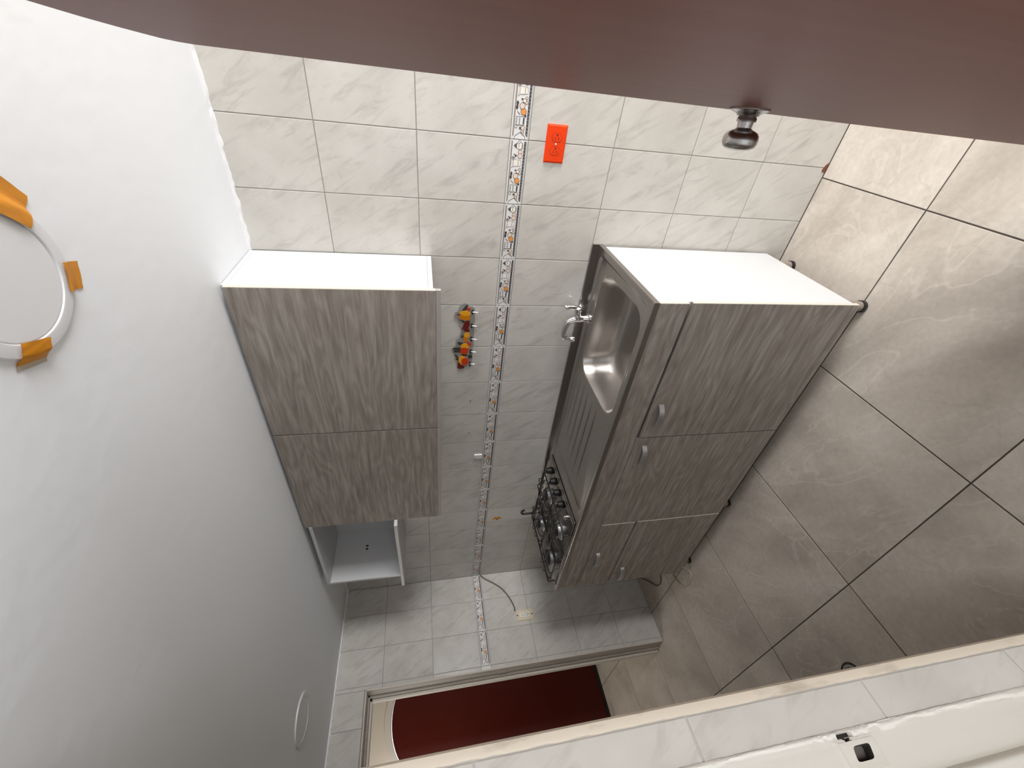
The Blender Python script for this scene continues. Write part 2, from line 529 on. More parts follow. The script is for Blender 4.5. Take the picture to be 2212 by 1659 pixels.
# decorative border tile: one shared mesh with flat print, local x = along wall, local y = up
def border_mesh():
    bm = bmesh.new()
    W, H = 0.1976, 0.0600
    mats = [CREAMPRINT, P_DARK, P_BROWN, P_ORANGE, P_PINK, P_GREY, P_CREAM]
    a, b2, t, c = W / 2, H / 2, 0.0015, 0.0012
    vs = [bm.verts.new(p) for p in [(-a, -b2, -t), (a, -b2, -t), (a, b2, -t), (-a, b2, -t), (-a + c, -b2 + c, 0.0004), (a - c, -b2 + c, 0.0004), (a - c, b2 - c, 0.0004), (-a + c, b2 - c, 0.0004)]]
    for q in ((0, 1, 5, 4), (1, 2, 6, 5), (2, 3, 7, 6), (3, 0, 4, 7), (4, 5, 6, 7)):
        bm.faces.new([vs[i] for i in q])
    lev = [0.0005]
    def X(tt): return 0.0988 - 0.1976 * tt        # tt: 0 at the near end, 1 at the far end
    def Y(h): return (h - 0.031) * 0.97
    def poly(pts, mi):
        lev[0] += 0.000012
        bm.faces.new([bm.verts.new((X(p[0]), Y(p[1]), lev[0])) for p in pts]).material_index = mi
    def disc(tt, h, r, mi, n=12, sx=1.0):
        poly([(tt + r * sx / 0.1976 * math.cos(2 * PI * i / n), h + r * math.sin(2 * PI * i / n)) for i in range(n)], mi)
    def odisc(tt, h, r, mi, sx=1.0):
        disc(tt, h, r + 0.0013, 1, 12, sx)
        disc(tt, h, r, mi, 12, sx)
    def line(p, q, w, mi=1):
        w *= 1.5
        dx, dy = (q[0] - p[0]) * 0.1976, q[1] - p[1]
        L = math.hypot(dx, dy)
        nx, ny = -dy / L * w / 2, dx / L * w / 2
        poly([(p[0] + nx / 0.1976, p[1] + ny), (q[0] + nx / 0.1976, q[1] + ny), (q[0] - nx / 0.1976, q[1] - ny), (p[0] - nx / 0.1976, p[1] - ny)], mi)
    # stripes
    line((0.015, 0.0572), (0.985, 0.0572), 0.0008, 5)
    poly([(0.02, 0.0525), (0.97, 0.0525), (0.97, 0.0560), (0.02, 0.0560)], 2)
    poly([(0.02, 0.0060), (0.965, 0.0060), (0.965, 0.0130), (0.02, 0.0130)], 1)
    for k in range(19):
        t0 = 0.035 + k * 0.049
        poly([(t0, 0.0080), (t0 + 0.022, 0.0080), (t0 + 0.022, 0.0110), (t0, 0.0110)], 5)
    line((0.015, 0.0036), (0.985, 0.0036), 0.0008, 5)
    # pointed end that comes in from the next tile
    poly([(0.93, 0.0500), (1.0, 0.0600), (1.0, 0.0020), (0.93, 0.0140), (0.895, 0.0310)], 0)
    line((1.0, 0.0500), (0.965, 0.0490), 0.0010)
    line((0.965, 0.0490), (0.905, 0.0315), 0.0013)
    line((0.905, 0.0315), (0.965, 0.0135), 0.0013)
    line((0.965, 0.0135), (1.0, 0.0135), 0.0010)
    # striped lid bowl
    poly([(0.05, 0.040), (0.085, 0.049), (0.12, 0.040)], 5)
    for k in range(3):
        line((0.055 + 0.008 * k, 0.0405 + 0.0025 * k), (0.117 - 0.008 * k, 0.0405 + 0.0025 * k), 0.0011, 1)
    odisc(0.085, 0.028, 0.0105, 6, 0.95)
    line((0.045, 0.0385), (0.125, 0.0385), 0.0012)
    for k in range(5):
        disc(0.058 + 0.013 * k, 0.0300 + 0.0010 * (k % 2), 0.0012, 1, 6)
    line((0.040, 0.0190), (0.135, 0.0190), 0.0011)
    odisc(0.030, 0.0300, 0.0035, 0)
    # peaches and leaves
    odisc(0.180, 0.0240, 0.0062, 4)
    odisc(0.235, 0.0235, 0.0070, 4)
    disc(0.235, 0.038, 0.0035, 1)
    disc(0.215, 0.043, 0.0030, 1, 8, 0.6)
    odisc(0.270, 0.0460, 0.0045, 0)
    odisc(0.270, 0.0460, 0.0020, 5)
    # jug
    poly([(0.285, 0.045), (0.300, 0.019), (0.385, 0.017), (0.400, 0.045)], 5)
    poly([(0.292, 0.0438), (0.306, 0.0202), (0.380, 0.0182), (0.393, 0.0438)], 6)
    for k in range(5):
        disc(0.315 + 0.014 * k, 0.0270 + 0.0012 * (k % 2), 0.0013, 1, 6)
    poly([(0.33, 0.046), (0.33, 0.051), (0.36, 0.051), (0.36, 0.046)], 0)
    line((0.40, 0.046), (0.425, 0.050), 0.0010)
    # flowers
    odisc(0.440, 0.0200, 0.0033, 4)
    odisc(0.475, 0.0260, 0.0048, 6)
    odisc(0.500, 0.0190, 0.0036, 4)
    disc(0.455, 0.0345, 0.0034, 1, 8, 0.7)
    disc(0.505, 0.0300, 0.0040, 1, 8, 0.7)
    # pear with leaves, orange
    odisc(0.545, 0.0320, 0.0080, 4)
    disc(0.510, 0.0480, 0.0040, 1, 8, 1.6)
    disc(0.565, 0.0490, 0.0038, 1, 8, 1.7)
    odisc(0.620, 0.0260, 0.0084, 3)
    disc(0.600, 0.0330, 0.0012, 1, 6)
    line((0.62, 0.047), (0.665, 0.037), 0.0013)
    disc(0.675, 0.0190, 0.0035, 1, 8)
    # second jug
    poly([(0.685, 0.050), (0.685, 0.021), (0.805, 0.021), (0.805, 0.050)], 1)
    poly([(0.692, 0.049), (0.692, 0.0222), (0.798, 0.0222), (0.798, 0.049)], 0)
    poly([(0.70, 0.0450), (0.79, 0.0450), (0.79, 0.0475), (0.70, 0.0475)], 5)
    for k in range(5):
        line((0.703 + 0.019 * k, 0.0395), (0.712 + 0.019 * k, 0.0350), 0.0013)
    poly([(0.70, 0.0222), (0.79, 0.0222), (0.79, 0.0260), (0.70, 0.0260)], 1)
    odisc(0.825, 0.0475, 0.0030, 0)
    odisc(0.840, 0.0240, 0.0058, 4)
    disc(0.845, 0.0330, 0.0035, 1, 8)
    odisc(0.888, 0.0250, 0.0036, 4)
    odisc(0.915, 0.0225, 0.0028, 4)
    me = bpy.data.meshes.new('border_tile')
    bm.to_mesh(me)
    bm.free()
    for mm in mats:
        me.materials.append(mm)
    return me
BORDER = border_mesh()

# ------------------------------------------------------------------ room shell
ZC = 2.108
ROWS = [0.0, 0.286, 0.583, 0.882, 1.182, 1.244, 1.540, 1.838, ZC]
XR = 5.60          # near end of the kitchen, behind the open door
YF = -1.392        # room face of the doorway wall

# floor, running on through both doorways
fb = nbox(-1.60, XR, -3.7, 0.05, -0.08, -0.0018)
floor = struct(obj('floor', fb, F_GROUT), 'floor of large grey-beige stone tiles with dark joints', 'floor')
fx = [-1.60, -1.380, -0.787, -0.1945, 0.398, 0.9905, 1.583, 2.1755, 2.768, 3.3605, 3.953, 4.5455, 5.138, XR]
fy = [-3.7, -3.345, -2.762, -2.179, -1.596, -1.013, -0.430, 0.0]
def fskip(i, j, us, vs):
    return us[i + 1] < 0.0 and vs[j] < -1.6
tile_grid(floor, fx, fy, (0, 0, 0), (1, 0, 0), (0, 1, 0), (0, 0, 1), F_TILE, 0.0042, fskip)

cb = nbox(-1.60, XR, -3.7, 0.05, ZC, ZC + 0.10)
struct(obj('ceiling', cb, CEIL), 'white painted ceiling with rough plaster patches', 'ceiling')

# long back wall behind the cabinets
wb = struct(obj('wall_back', nbox(-0.15, XR, 0.0012, 0.13, 0.0, ZC), GROUT), 'long wall of marbled tiles with a decorative border behind the cabinets', 'wall')
xs = [0.0] + [2.802 - 0.2 * k for k in range(13, -7, -1)]
ks = sorted(set(round(x, 4) for x in xs))
def bskip(i, j, us, vs):
    if j == 4:
        return True
    # the cut piece of paler tile behind the cooktop
    return j == 3 and abs(us[i] - 0.602) < 0.01
tile_grid(wb, ks, ROWS, (0, 0, 0), (1, 0, 0), (0, 0, 1), (0, -1, 0), W_TILE, J, bskip)
put_tile(wb, tile_mesh(0.135 - J, 0.300 - J, PALETILE), (0, 0, 0), (1, 0, 0), (0, 0, 1), (0, -1, 0), 0.7345, 1.032)
put_tile(wb, tile_mesh(0.065 - J, 0.300 - J, W_TILE), (0, 0, 0), (1, 0, 0), (0, 0, 1), (0, -1, 0), 0.6345, 1.032)
for i in range(len(ks) - 1):
    if ks[i + 1] - ks[i] > 0.19:
        put_tile(wb, BORDER, (0, 0, 0), (1, 0, 0), (0, 0, 1), (0, -1, 0), (ks[i] + ks[i + 1]) / 2, 1.213, 'border_tile')

# chipped corner of a tile at the foot of the long wall
obj('chipped_corner', prism(bmesh.new(), [(2.786, 0.001), (2.822, 0.001), (2.812, 0.012), (2.796, 0.019), (2.787, 0.016)], (0, 0, 0), (1, 0, 0), (0, 0, 1), (0, -1, 0), 0.0002, 0.0009), BRICKRED, wb)
# far wall with the doorway
DY0, DY1, DZ = -0.607, -1.30, 1.931
wl = bmesh.new()
box(wl, -0.15, -0.0012, DY0, 0.0012, 0, ZC)
box(wl, -0.15, -0.0012, -1.52, DY1, 0, ZC)
box(wl, -0.15, -0.0012, DY1, DY0, DZ, ZC)
wl = struct(obj('wall_left', wl, GROUT), 'far end wall of marbled tiles beside the open doorway', 'wall')
ys = [0.0, -0.181, -0.383, -0.585, DY0]
ysf = sorted(ys)
def lskip(i, j, us, vs):
    return j == 4
tile_grid(wl, ysf, ROWS, (0, 0, 0), (0, 1, 0), (0, 0, 1), (1, 0, 0), W_TILE, J, lskip)
for y0, y1 in ((-0.181, 0.0), (-0.383, -0.181), (-0.585, -0.383)):
    if y1 - y0 > 0.195:
        put_tile(wl, BORDER, (0, 0, 0), (0, 1, 0), (0, 0, 1), (1, 0, 0), (y0 + y1) / 2, 1.213, 'border_tile')
# cut border tiles at the corner and the doorway keep the print but are narrower
def cut_border(w, name='border_tile'):
    me = BORDER.copy()
    for v in me.vertices:
        v.co.x *= w / 0.2
    return me
put_tile(wl, tile_mesh(0.0215, 0.0595, CREAMPRINT), (0, 0, 0), (0, 1, 0), (0, 0, 1), (1, 0, 0), -0.5962, 1.213, 'border_tile')
put_tile(wl, cut_border(0.179), (0, 0, 0), (0, 1, 0), (0, 0, 1), (1, 0, 0), -0.0905, 1.213, 'border_tile')
# tiles above the door head
yh = [DY1, -1.185, -0.985, -0.785, DY0]
tile_grid(wl, yh, [DZ + 0.006, ZC], (0, 0, 0), (0, 1, 0), (0, 0, 1), (1, 0, 0), W_TILE)
tile_grid(wl, [-1.385, DY1], ROWS, (0, 0, 0), (0, 1, 0), (0, 0, 1), (1, 0, 0), W_TILE)

# doorway wall the camera looks through (opposite the cabinets), jamb at x = 2.294
JX = 2.294
wf = bmesh.new()
box(wf, -0.0012, JX - 0.0014, -1.4565, YF - 0.0012, 0, ZC)
box(wf, -0.0012, JX - 0.0300, -1.62, -1.4566, 0, ZC)
box(wf, 3.12, XR, -1.62, YF - 0.0012, 0, ZC)
wf = struct(obj('wall_front', wf, JOINT), 'tiled wall with the near doorway, its jamb tiles facing the light', 'wall')
xf = [0.0] + [JX - 0.2 * k for k in range(11, -1, -1)]
xf[-1] = JX - 0.012
tile_grid(wf, [-x for x in reversed(xf)], [0.0, 0.286, 0.583, 0.882, 1.182, 1.480, 1.778, ZC], (0, YF, 0), (-1, 0, 0), (0, 0, 1), (0, 1, 0), W_TILE)
# jamb reveal tiles (face +x)
tile_grid(wf, [-1.4575, -1.4050], [0.0, 0.286, 0.583, 0.882, 1.1865, 1.486, 1.784, ZC], (JX, 0, 0), (0, 1, 0), (0, 0, 1), (1, 0, 0), W_TILE, 0.0032)

# right end wall with its window (behind the open door)
wr = bmesh.new()
WY0, WY1, WZ0, WZ1 = -1.17, -0.04, 0.76, 2.02
box(wr, XR, XR + 0.12, -1.62, 0.05, 0, WZ0)
box(wr, XR, XR + 0.12, -1.62, 0.05, WZ1, ZC)
box(wr, XR, XR + 0.12, -1.62, WY0, WZ0, WZ1)
box(wr, XR, XR + 0.12, WY1, 0.05, WZ0, WZ1)
struct(obj('wall_right', wr, PLAINWALL), 'near end wall with the daylight window', 'wall')

# adjoining room behind the camera
hw = bmesh.new()
box(hw, 0.9, 1.0, -3.7, -1.62, 0, ZC)
box(hw, 5.2, 5.3, -3.7, -1.62, 0, ZC)
struct(obj('wall_hall', hw, PLAINWALL), 'plain side walls of the adjoining room', 'wall')
# vestibule beyond the far doorway
vw = bmesh.new()
box(vw, -1.70, -0.15, 0.05, 0.15, 0, ZC)
box(vw, -1.70, -0.15, -1.62, -1.52, 0, ZC)
box(vw, -1.70, -1.56, -1.52, -0.84, 0, ZC)
box(vw, -1.70, -1.56, 0.0, 0.05, 0, ZC)
box(vw, -1.70, -1.56, -0.84, 0.0, 2.075, ZC)
struct(obj('wall_vestibule', vw, PLAINWALL), 'plain walls of the passage beyond the far doorway', 'wall')

# putty line along the ceiling edges
def putty(name, p0, p1, n, off, label):
    bm = bmesh.new()
    p0, p1, off = Vector(p0), Vector(p1), Vector(off)
    prev = None
    for i in range(n + 1):
        p = p0.lerp(p1, i / n)
        h = 0.007 + 0.006 * random.random() ** 2
        d = 0.0035 + 0.003 * random.random()
        ring = [bm.verts.new(p + Vector((0, 0, 0.001))), bm.verts.new(p + off * d + Vector((0, 0, 0.001))), bm.verts.new(p + off * d * 0.8 + Vector((0, 0, -h * 0.7))), bm.verts.new(p + Vector((0, 0, -h)))]
        if prev:
            for k in range(4):
                bm.faces.new((prev[k], prev[(k + 1) % 4], ring[(k + 1) % 4], ring[k]))
        prev = ring
    return struct(obj(name, bm, CAULK, smooth=True), label, 'trim')
putty('trim_1', (0.002, 0.0, ZC), (XR, 0.0, ZC), 420, (0, -1, 0), 'white putty line between ceiling and long tiled wall')
putty('trim_2', (0.0, -0.002, ZC), (0.0, -1.39, ZC), 150, (1, 0, 0), 'white putty line between ceiling and far end wall')

# far doorway frame: outer bead, worn reveal, light inner stop
T = thing('trim_3', 'worn metal and wood frame of the far doorway', 'doorway frame', (0, DY0, 0))
T['kind'] = 'structure'
def lframe(name, x0, x1, w, m, parent, ztop=DZ, y=DY0):
    bm = bmesh.new()
    box(bm, x0, x1, y - w, y + 0.002, 0.004, ztop, 0.0015)
    box(bm, x0, x1, DY1, y + 0.002, ztop - w, ztop + 0.002, 0.0015)
    return obj(name, bm, m, parent)
lframe('outer_bead', -0.012, 0.005, 0.006, FRAMELIGHT, T)
lframe('reveal_lining', -0.085, -0.013, 0.007, FRAMEGREY, T)
lframe('rebate', -0.120, -0.086, 0.016, FRAMEGREY, T)
lframe('inner_stop', -0.158, -0.121, 0.028, FRAMELIGHT, T)
obj('hinge', nbox(-0.075, -0.030, DY0 - 0.011, DY0 - 0.0065, 1.075, 1.135, 0.001), FRAMEGREY, T)

# bead on the corner of the near jamb, rough plaster strip, white frame with the strike hole
def jamb_bead():
    bm = bmesh.new()
    prev = None
    n = 150
    for i in range(n + 1):
        z = 0.002 + (ZC - 0.004) * i / n
        w = random.uniform(-0.0008, 0.0008)
        pts = [(JX - 0.012, YF), (JX - 0.004, YF + 0.0028), (JX + 0.0012, YF - 0.0006), (JX + 0.0016, YF - 0.0085 + w), (JX + 0.0006, YF - 0.0125 + w), (JX - 0.012, YF - 0.0125)]
        ring = [bm.verts.new((x, y, z)) for x, y in pts]
        if prev:
            for k in range(6):
                bm.faces.new((prev[k], prev[(k + 1) % 6], ring[(k + 1) % 6], ring[k]))
        else:
            bm.faces.new(ring)
        prev = ring
    bm.faces.new(prev)
    return struct(obj('trim_4', bm, BEAD, smooth=True), 'chipped cream corner bead on the near jamb edge', 'trim')
jamb_bead()

def door_frame():
    bm = bmesh.new()
    ny = 64
    Y0, Y1 = -1.4552, -1.6150
    zs = []
    z = 0.0
    while z < ZC:
        zs.append(z)
        z += 0.0022 if 0.90 < z < 1.03 else 0.011
    zs.append(ZC)
    yl = [Y0 + (Y1 - Y0) * (i / ny) ** 1.35 for i in range(ny + 1)]
    rnd = random.Random(3)
    edge = [rnd.uniform(-1, 1) for _ in zs]
    for _ in range(3):
        edge = [(edge[max(i - 1, 0)] + edge[i] * 2 + edge[min(i + 1, len(edge) - 1)]) / 4 for i in range(len(edge))]
    def inhole(y, zz):
        if abs(y + 1.482) < 0.0105 and abs(zz - 0.956) < 0.0195:
            return 1
        if -1.4735 < y < -1.4620 and abs(zz - 0.9675 - (y + 1.468) * 0.5) < 0.0040:
            return 2
        if -1.4640 < y < -1.4585 and 0.957 < zz < 0.9810:
            return 2
        return 0
    rows = []
    for i, zz in enumerate(zs):
        r = []
        for y in yl:
            s = Y0 - y
            d = 0.001
            k = 0.0074 + 0.0075 * edge[i]
            if s < k:                       # rough plaster ridge
                d = 0.0008 + 0.0024 * math.sin(PI * min(1, s / k)) + 0.0007 * rnd.uniform(-1, 1)
            elif s < k + 0.004:
                d = 0.0012 + 0.0003 * rnd.uniform(-1, 1)
            elif s > 0.060:
                d = 0.013 if s > 0.066 else 0.001 + 0.012 * (s - 0.06) / 0.006   # door stop
            if 0.928 < zz < 0.992 and 0.010 < s < 0.047:
                d += 0.0009
            h = inhole(y, zz)
            if h == 1:
                d = -0.0205
            elif h == 2:
                d = -0.005
            r.append(bm.verts.new((JX + d, y, zz)))
        rows.append(r)
    for i in range(len(zs) - 1):
        for j in range(ny):
            f = bm.faces.new((rows[i][j], rows[i][j + 1], rows[i + 1][j + 1], rows[i + 1][j]))
            yc, zc = (yl[j] + yl[j + 1]) / 2, (zs[i] + zs[i + 1]) / 2
            h = inhole(yc, zc)
            f.material_index = 2 if h else (1 if Y0 - yc < 0.0074 + 0.0075 * edge[i] else 0)
    fr5 = obj('trim_5', bm, [WHITEPAINT, PLASTER, DARKHOLE], smooth=True)
    # strike patch with its slanted rounded hole
    bm = bmesh.new()
    n = 48
    lp = []
    for k in range(n):
        a = 2 * PI * k / n
        ca, sa = math.cos(a), math.sin(a)
        e = 1 / (abs(ca) ** 6 + abs(sa) ** 6) ** (1 / 6)
        hy, hz = 0.0082 * ca * e, 0.0140 * sa * e
        m_ = 1 / max(abs(ca), abs(sa))
        oy, oz = 0.0165 * ca * m_, 0.0290 * sa * m_
        q = (-1.4825 + hy, 0.9555 + hz - hy * 0.36)
        o2 = (-1.4850 + oy, 0.9580 + oz)
        lp.append([bm.verts.new((JX + 0.0008, *o2)), bm.verts.new((JX + 0.0027, o2[0] * 0.97 + q[0] * 0.03, o2[1] * 0.97 + q[1] * 0.03)), bm.verts.new((JX + 0.0027, *q)), bm.verts.new((JX - 0.0130, *q))])
    for k in range(n):
        A, B = lp[k], lp[(k + 1) % n]
        for t in range(3):
            bm.faces.new((A[t], B[t], B[t + 1], A[t + 1])).material_index = 1 if t == 2 else 0
    bm.faces.new([l[3] for l in lp]).material_index = 2
    obj('strike_patch', bm, [WHITEPAINT, HOLEWALL, HOLEFLOOR], fr5, True)
    return struct(fr5, 'white painted door frame with a broken strike hole', 'door frame')
door_frame()

# ------------------------------------------------------------------ near red door, open
DH = Vector((3.05, -1.455, 0))
DU = Vector((-0.11012934, 0.99391726, 0))
DN = Vector((-0.99391726, -0.11012934, 0))       # the face we see
top = [(0.7265, 1.79), (0.726, 1.826), (0.716, 1.842), (0.695, 1.8525), (0.66, 1.8595), (0.629, 1.865), (0.577, 1.871), (0.52, 1.873), (0.45, 1.874), (0.37, 1.8745)]
pr = [(0.0, 0.010), (0.7265, 0.010)] + top + [(0.74 - s, z) for s, z in reversed(top[:-1]) if 0.74 - s > 0.02] + [(0.0, 1.82)]
D1 = thing('door_1', 'brownish red door standing open beside the camera, with a steel knob', 'door', DH)
D1['kind'] = 'structure'
obj('door_panel', prism(bmesh.new(), pr, DH, DU, (0, 0, 1), DN, -0.034, 0.0), REDDOOR, D1)
kb = DH + DU * 0.672 + Vector((0, 0, 0.996))
K = obj('knob', lathe(bmesh.new(), kb, DN, [(0.0, 0.0), (0.010, 0.0130), (0.014, 0.0155), (0.0185, 0.0155), (0.019, 0.0128), (0.0275, 0.0115), (0.0285, 0.0130), (0.0300, 0.0150), (0.0312, 0.0190), (0.0340, 0.0240), (0.0385, 0.0275), (0.0440, 0.0286), (0.0500, 0.0280), (0.0550, 0.0250), (0.0585, 0.0195), (0.0603, 0.0110), (0.0608, 0.0)], 40), SATIN, D1, True)
obj('rosette', lathe(bmesh.new(), kb, DN, [(0.0, 0.0), (0.0008, 0.0300), (0.0026, 0.0300), (0.0045, 0.0260), (0.0070, 0.0195), (0.0105, 0.0165), (0.0108, 0.0)], 40), SATIN, K, True)
obj('rosette_gasket', lathe(bmesh.new(), kb, DN, [(0.00005, 0.0), (0.00005, 0.0316), (0.0016, 0.0316), (0.0016, 0.0)], 40), DOOREDGE, K)
obj('keyhole', nbox(-0.0008, 0.0008, -0.0008, 0.0008, -0.0005, 0.0005), DARKHOLE, K).matrix_local = Matrix.Translation(kb + DN * 0.0606 - wloc(K)) @ Matrix.Diagonal((1.5, 1.5, 12, 1))
for z in (0.25, 1.62):
    obj('hinge', lathe(bmesh.new(), DH + Vector((0.010, -0.012, z)), (0, 0, 1), [(0, 0.007), (0.09, 0.007)], 12), SATIN, D1, True)

# ------------------------------------------------------------------ far red door beyond the doorway, in a cream transom panel
FX = -1.50
D2 = thing('door_2', 'dark red arched door seen through the far doorway', 'door', (FX - 0.05, -0.42, 0))
D2['kind'] = 'structure'
YC = -0.415
def arch(hw, zs, ap, n=24):
    # low elliptical arch: springs at zs, apex at ap
    return [(YC + hw * math.cos(PI * i / n), zs + (ap - zs) * math.sin(PI * i / n) ** 0.85) for i in range(n + 1)]
dp = [(YC - 0.375, 0.034), (YC + 0.375, 0.034)] + arch(0.375, 1.60, 1.897)
obj('door_panel', prism(bmesh.new(), dp, (FX, 0, 0), (0, 1, 0), (0, 0, 1), (1, 0, 0), -0.035, 0.0), FARDOOR, D2)
fr = [(YC - 0.381, 0.0), (YC - 0.381, 1.60)] + list(reversed(arch(0.381, 1.60, 1.903))) + [(YC + 0.381, 0.0), (YC + 0.42, 0.0), (YC + 0.42, 2.075), (YC - 0.42, 2.075), (YC - 0.42, 0.0)]
def strip_faces(bm, inner, outer, x, d, mi=0):
    A = [bm.verts.new((x, p[0], p[1])) for p in inner]
    B = [bm.verts.new((x, p[0], p[1])) for p in outer]
    A2 = [bm.verts.new((x - d, p[0], p[1])) for p in inner]
    B2 = [bm.verts.new((x - d, p[0], p[1])) for p in outer]
    for i in range(len(A) - 1):
        for q in ((A[i], A[i + 1], B[i + 1], B[i]), (A[i], A[i + 1], A2[i + 1], A2[i]), (B[i], B[i + 1], B2[i + 1], B2[i])):
            bm.faces.new(q).material_index = mi
inner = arch(0.381, 1.60, 1.903, 32)
outer = [(YC + 0.42 * max(-1, min(1, 1.25 * math.cos(PI * i / 32))), min(2.075, 1.60 + 0.70 * math.sin(PI * i / 32))) for i in range(33)]
obj('threshold_gap_shade', nbox(FX - 0.034, FX - 0.006, YC - 0.379, YC + 0.379, 0.0005, 0.0335), DARKHOLE, D2)  # solid dark strip painted as the shade in the gap under the door
bm = bmesh.new()
strip_faces(bm, inner, outer, FX + 0.004, 0.05)
box(bm, FX - 0.046, FX + 0.004, YC + 0.381, YC + 0.42, 0.0, 1.60)
box(bm, FX - 0.046, FX + 0.004, YC - 0.42, YC - 0.381, 0.0, 1.60)
obj('transom_panel', bm, TRANSOM, D2)
bm = bmesh.new()
strip_faces(bm, arch(0.383, 1.60, 1.906, 32), arch(0.425, 1.60, 1.955, 32), FX + 0.016, 0.014)
obj('arch_moulding', bm, FRAMELIGHT, D2, True)

# ------------------------------------------------------------------ base cabinet
BX0, BX1, BY = 0.704, 2.468, -0.474
B = thing('base_cabinet', 'long grey oak base cabinet on short legs under the steel worktop', 'cabinet', (1.58, -0.24, 0))
ZB = 0.092
obj('side_panel', nbox(BX1 - 0.016, BX1, BY, -0.012, ZB + 0.002, 0.836, 0.0006), MELA, B)['label'] = 'white side panel facing the light'
obj('side_panel', nbox(BX0, BX0 + 0.016, BY, -0.012, ZB + 0.002, 0.836, 0.0006), MELA, B)
obj('bottom_panel', nbox(BX0 + 0.0165, BX1 - 0.0165, BY, -0.012, ZB + 0.003, ZB + 0.018), MELA, B)
obj('divider', nbox(1.290, 1.306, BY, -0.012, ZB + 0.0185, 0.72), MELA, B)
obj('back_panel', nbox(BX0 + 0.0165, BX1 - 0.0165, -0.0115, -0.006, ZB + 0.002, 0.80), MELA, B)
EB = 0.0012
def front(name, x0, x1, z0, z1, y=-0.4745, th=0.0160, near_edge=True, parent=None):
    o = obj(name, nbox(x0, x1 - EB, y - th, y, z0, z1, 0.0008), WOOD, parent, origin=((x0 + x1) / 2, y, (z0 + z1) / 2))
    em = EDGE if near_edge else WOODEDGE
    obj('edge_band', nbox(x1 - EB + 0.0001, x1, y - th + 0.0008, y - 0.0004, z0 + 0.0006, z1 - 0.0006), em, o)
    return o
front('fascia', BX0, BX1 + 0.002, 0.731, 0.8375, parent=B)
def handle(parent, xa, xb, z, y):
    bm = bmesh.new()
    n = 14
    prev = None
    for i in range(n + 1):
        t = i / n
        x = xa + (xb - xa) * t
        dd = 0.026 * (1 - abs(2 * t - 1) ** 3.2)
        dn = 0.0028
        ring = [bm.verts.new((x, y - dd, z - 0.0105)), bm.verts.new((x, y - dd, z + 0.0105)), bm.verts.new((x, y - dd - dn, z + 0.0095)), bm.verts.new((x, y - dd - dn, z - 0.0095))]
        if prev:
            for k in range(4):
                bm.faces.new((prev[k], prev[(k + 1) % 4], ring[(k + 1) % 4], ring[k]))
        else:
            bm.faces.new(ring)
        prev = ring
    bm.faces.new(prev)
    return obj('handle', bm, ALU, parent, True)
YD = -0.4905
d = front('door', 1.888, BX1 + 0.004, ZB - 0.004, 0.7200, parent=B)
handle(d, 1.940, 2.060, 0.684, YD)
d = front('door', 1.3010, 1.8845, ZB - 0.004, 0.7285, near_edge=False, parent=B)
handle(d, 1.722, 1.842, 0.682, YD)
d = front('drawer', BX0 + 0.003, 1.2975, 0.5520, 0.7290, y=-0.4765, parent=B)
handle(d, 0.930, 1.045, 0.686, YD - 0.002)
d = front('door', BX0 + 0.003, 1.2975, ZB - 0.002, 0.5420, y=-0.4765, parent=B)
handle(d, 0.745, 0.860, 0.498, YD - 0.002)
for x in (2.440, 1.300, 0.735):
    for y in (-0.435, -0.072):
        l = obj('leg', lathe(bmesh.new(), (x, y, 0.016), (0, 0, 1), [(0, 0.0185), (0.062, 0.0185), (0.070, 0.026), (ZB - 0.0135, 0.026)], 24), LEGM, B, True)
        obj('foot', lathe(bmesh.new(), (x, y, 0.0005), (0, 0, 1), [(0, 0.020), (0.0015, 0.0215), (0.014, 0.0215), (0.0152, 0.0185)], 24), BLACK, l, True)

# ------------------------------------------------------------------ steel worktop with sink
WX0, WX1, WY = 0.694, 2.4745, -0.4985
ZT = 0.8570
S = thing('worktop', 'stainless steel worktop with one sink bowl and a ribbed drainer', 'worktop', (1.58, -0.25, ZT))
bx0, bx1, by0, by1 = 1.952, 2.408, -0.452, -0.092
cx, cy = (bx0 + bx1) / 2, (by0 + by1) / 2
def sdf(px, py, x0, x1, y0, y1, r):
    qx = abs(px - (x0 + x1) / 2) - (x1 - x0) / 2 + r
    qy = abs(py - (y0 + y1) / 2) - (y1 - y0) / 2 + r
    return math.hypot(max(qx, 0), max(qy, 0)) + min(max(qx, qy), 0) - r
rects = [(WX0, WX1, WY, -0.0115, 0.0), (1.395, 2.448, -0.476, -0.040, 0.030)]
angs = [2 * PI * i / 128 for i in range(128)]
for x0, x1, y0, y1, r in rects[:1]:
    for px in (x0, x1):
        for py in (y0, y1):
            angs.append(math.atan2(py - cy, px - cx) % (2 * PI))
for px in (1.395, 2.448):
    for py in (-0.476, -0.040):
        for k in range(-3, 4):
            angs.append((math.atan2(py - cy, px - cx) + k * 0.02) % (2 * PI))
angs = sorted(set(round(a, 5) for a in angs))
def loop(bm, x0, x1, y0, y1, r, z):
    out = []
    for a in angs:
        dx, dy = math.cos(a), math.sin(a)
        lo, hi = 0.0, 3.0
        for _ in range(40):
            mid = (lo + hi) / 2
            if sdf(cx + dx * mid, cy + dy * mid, x0, x1, y0, y1, r) < 0:
                lo = mid
            else:
                hi = mid
        out.append(bm.verts.new((cx + dx * lo, cy + dy * lo, z)))
    return out
def skin(bm, L, mi=0):
    for A, Bq in zip(L, L[1:]):
        n = len(A)
        for i in range(n):
            j = (i + 1) % n
            try:
                bm.faces.new((A[i], A[j], Bq[j], Bq[i])).material_index = mi
            except ValueError:
                pass
bm = bmesh.new()
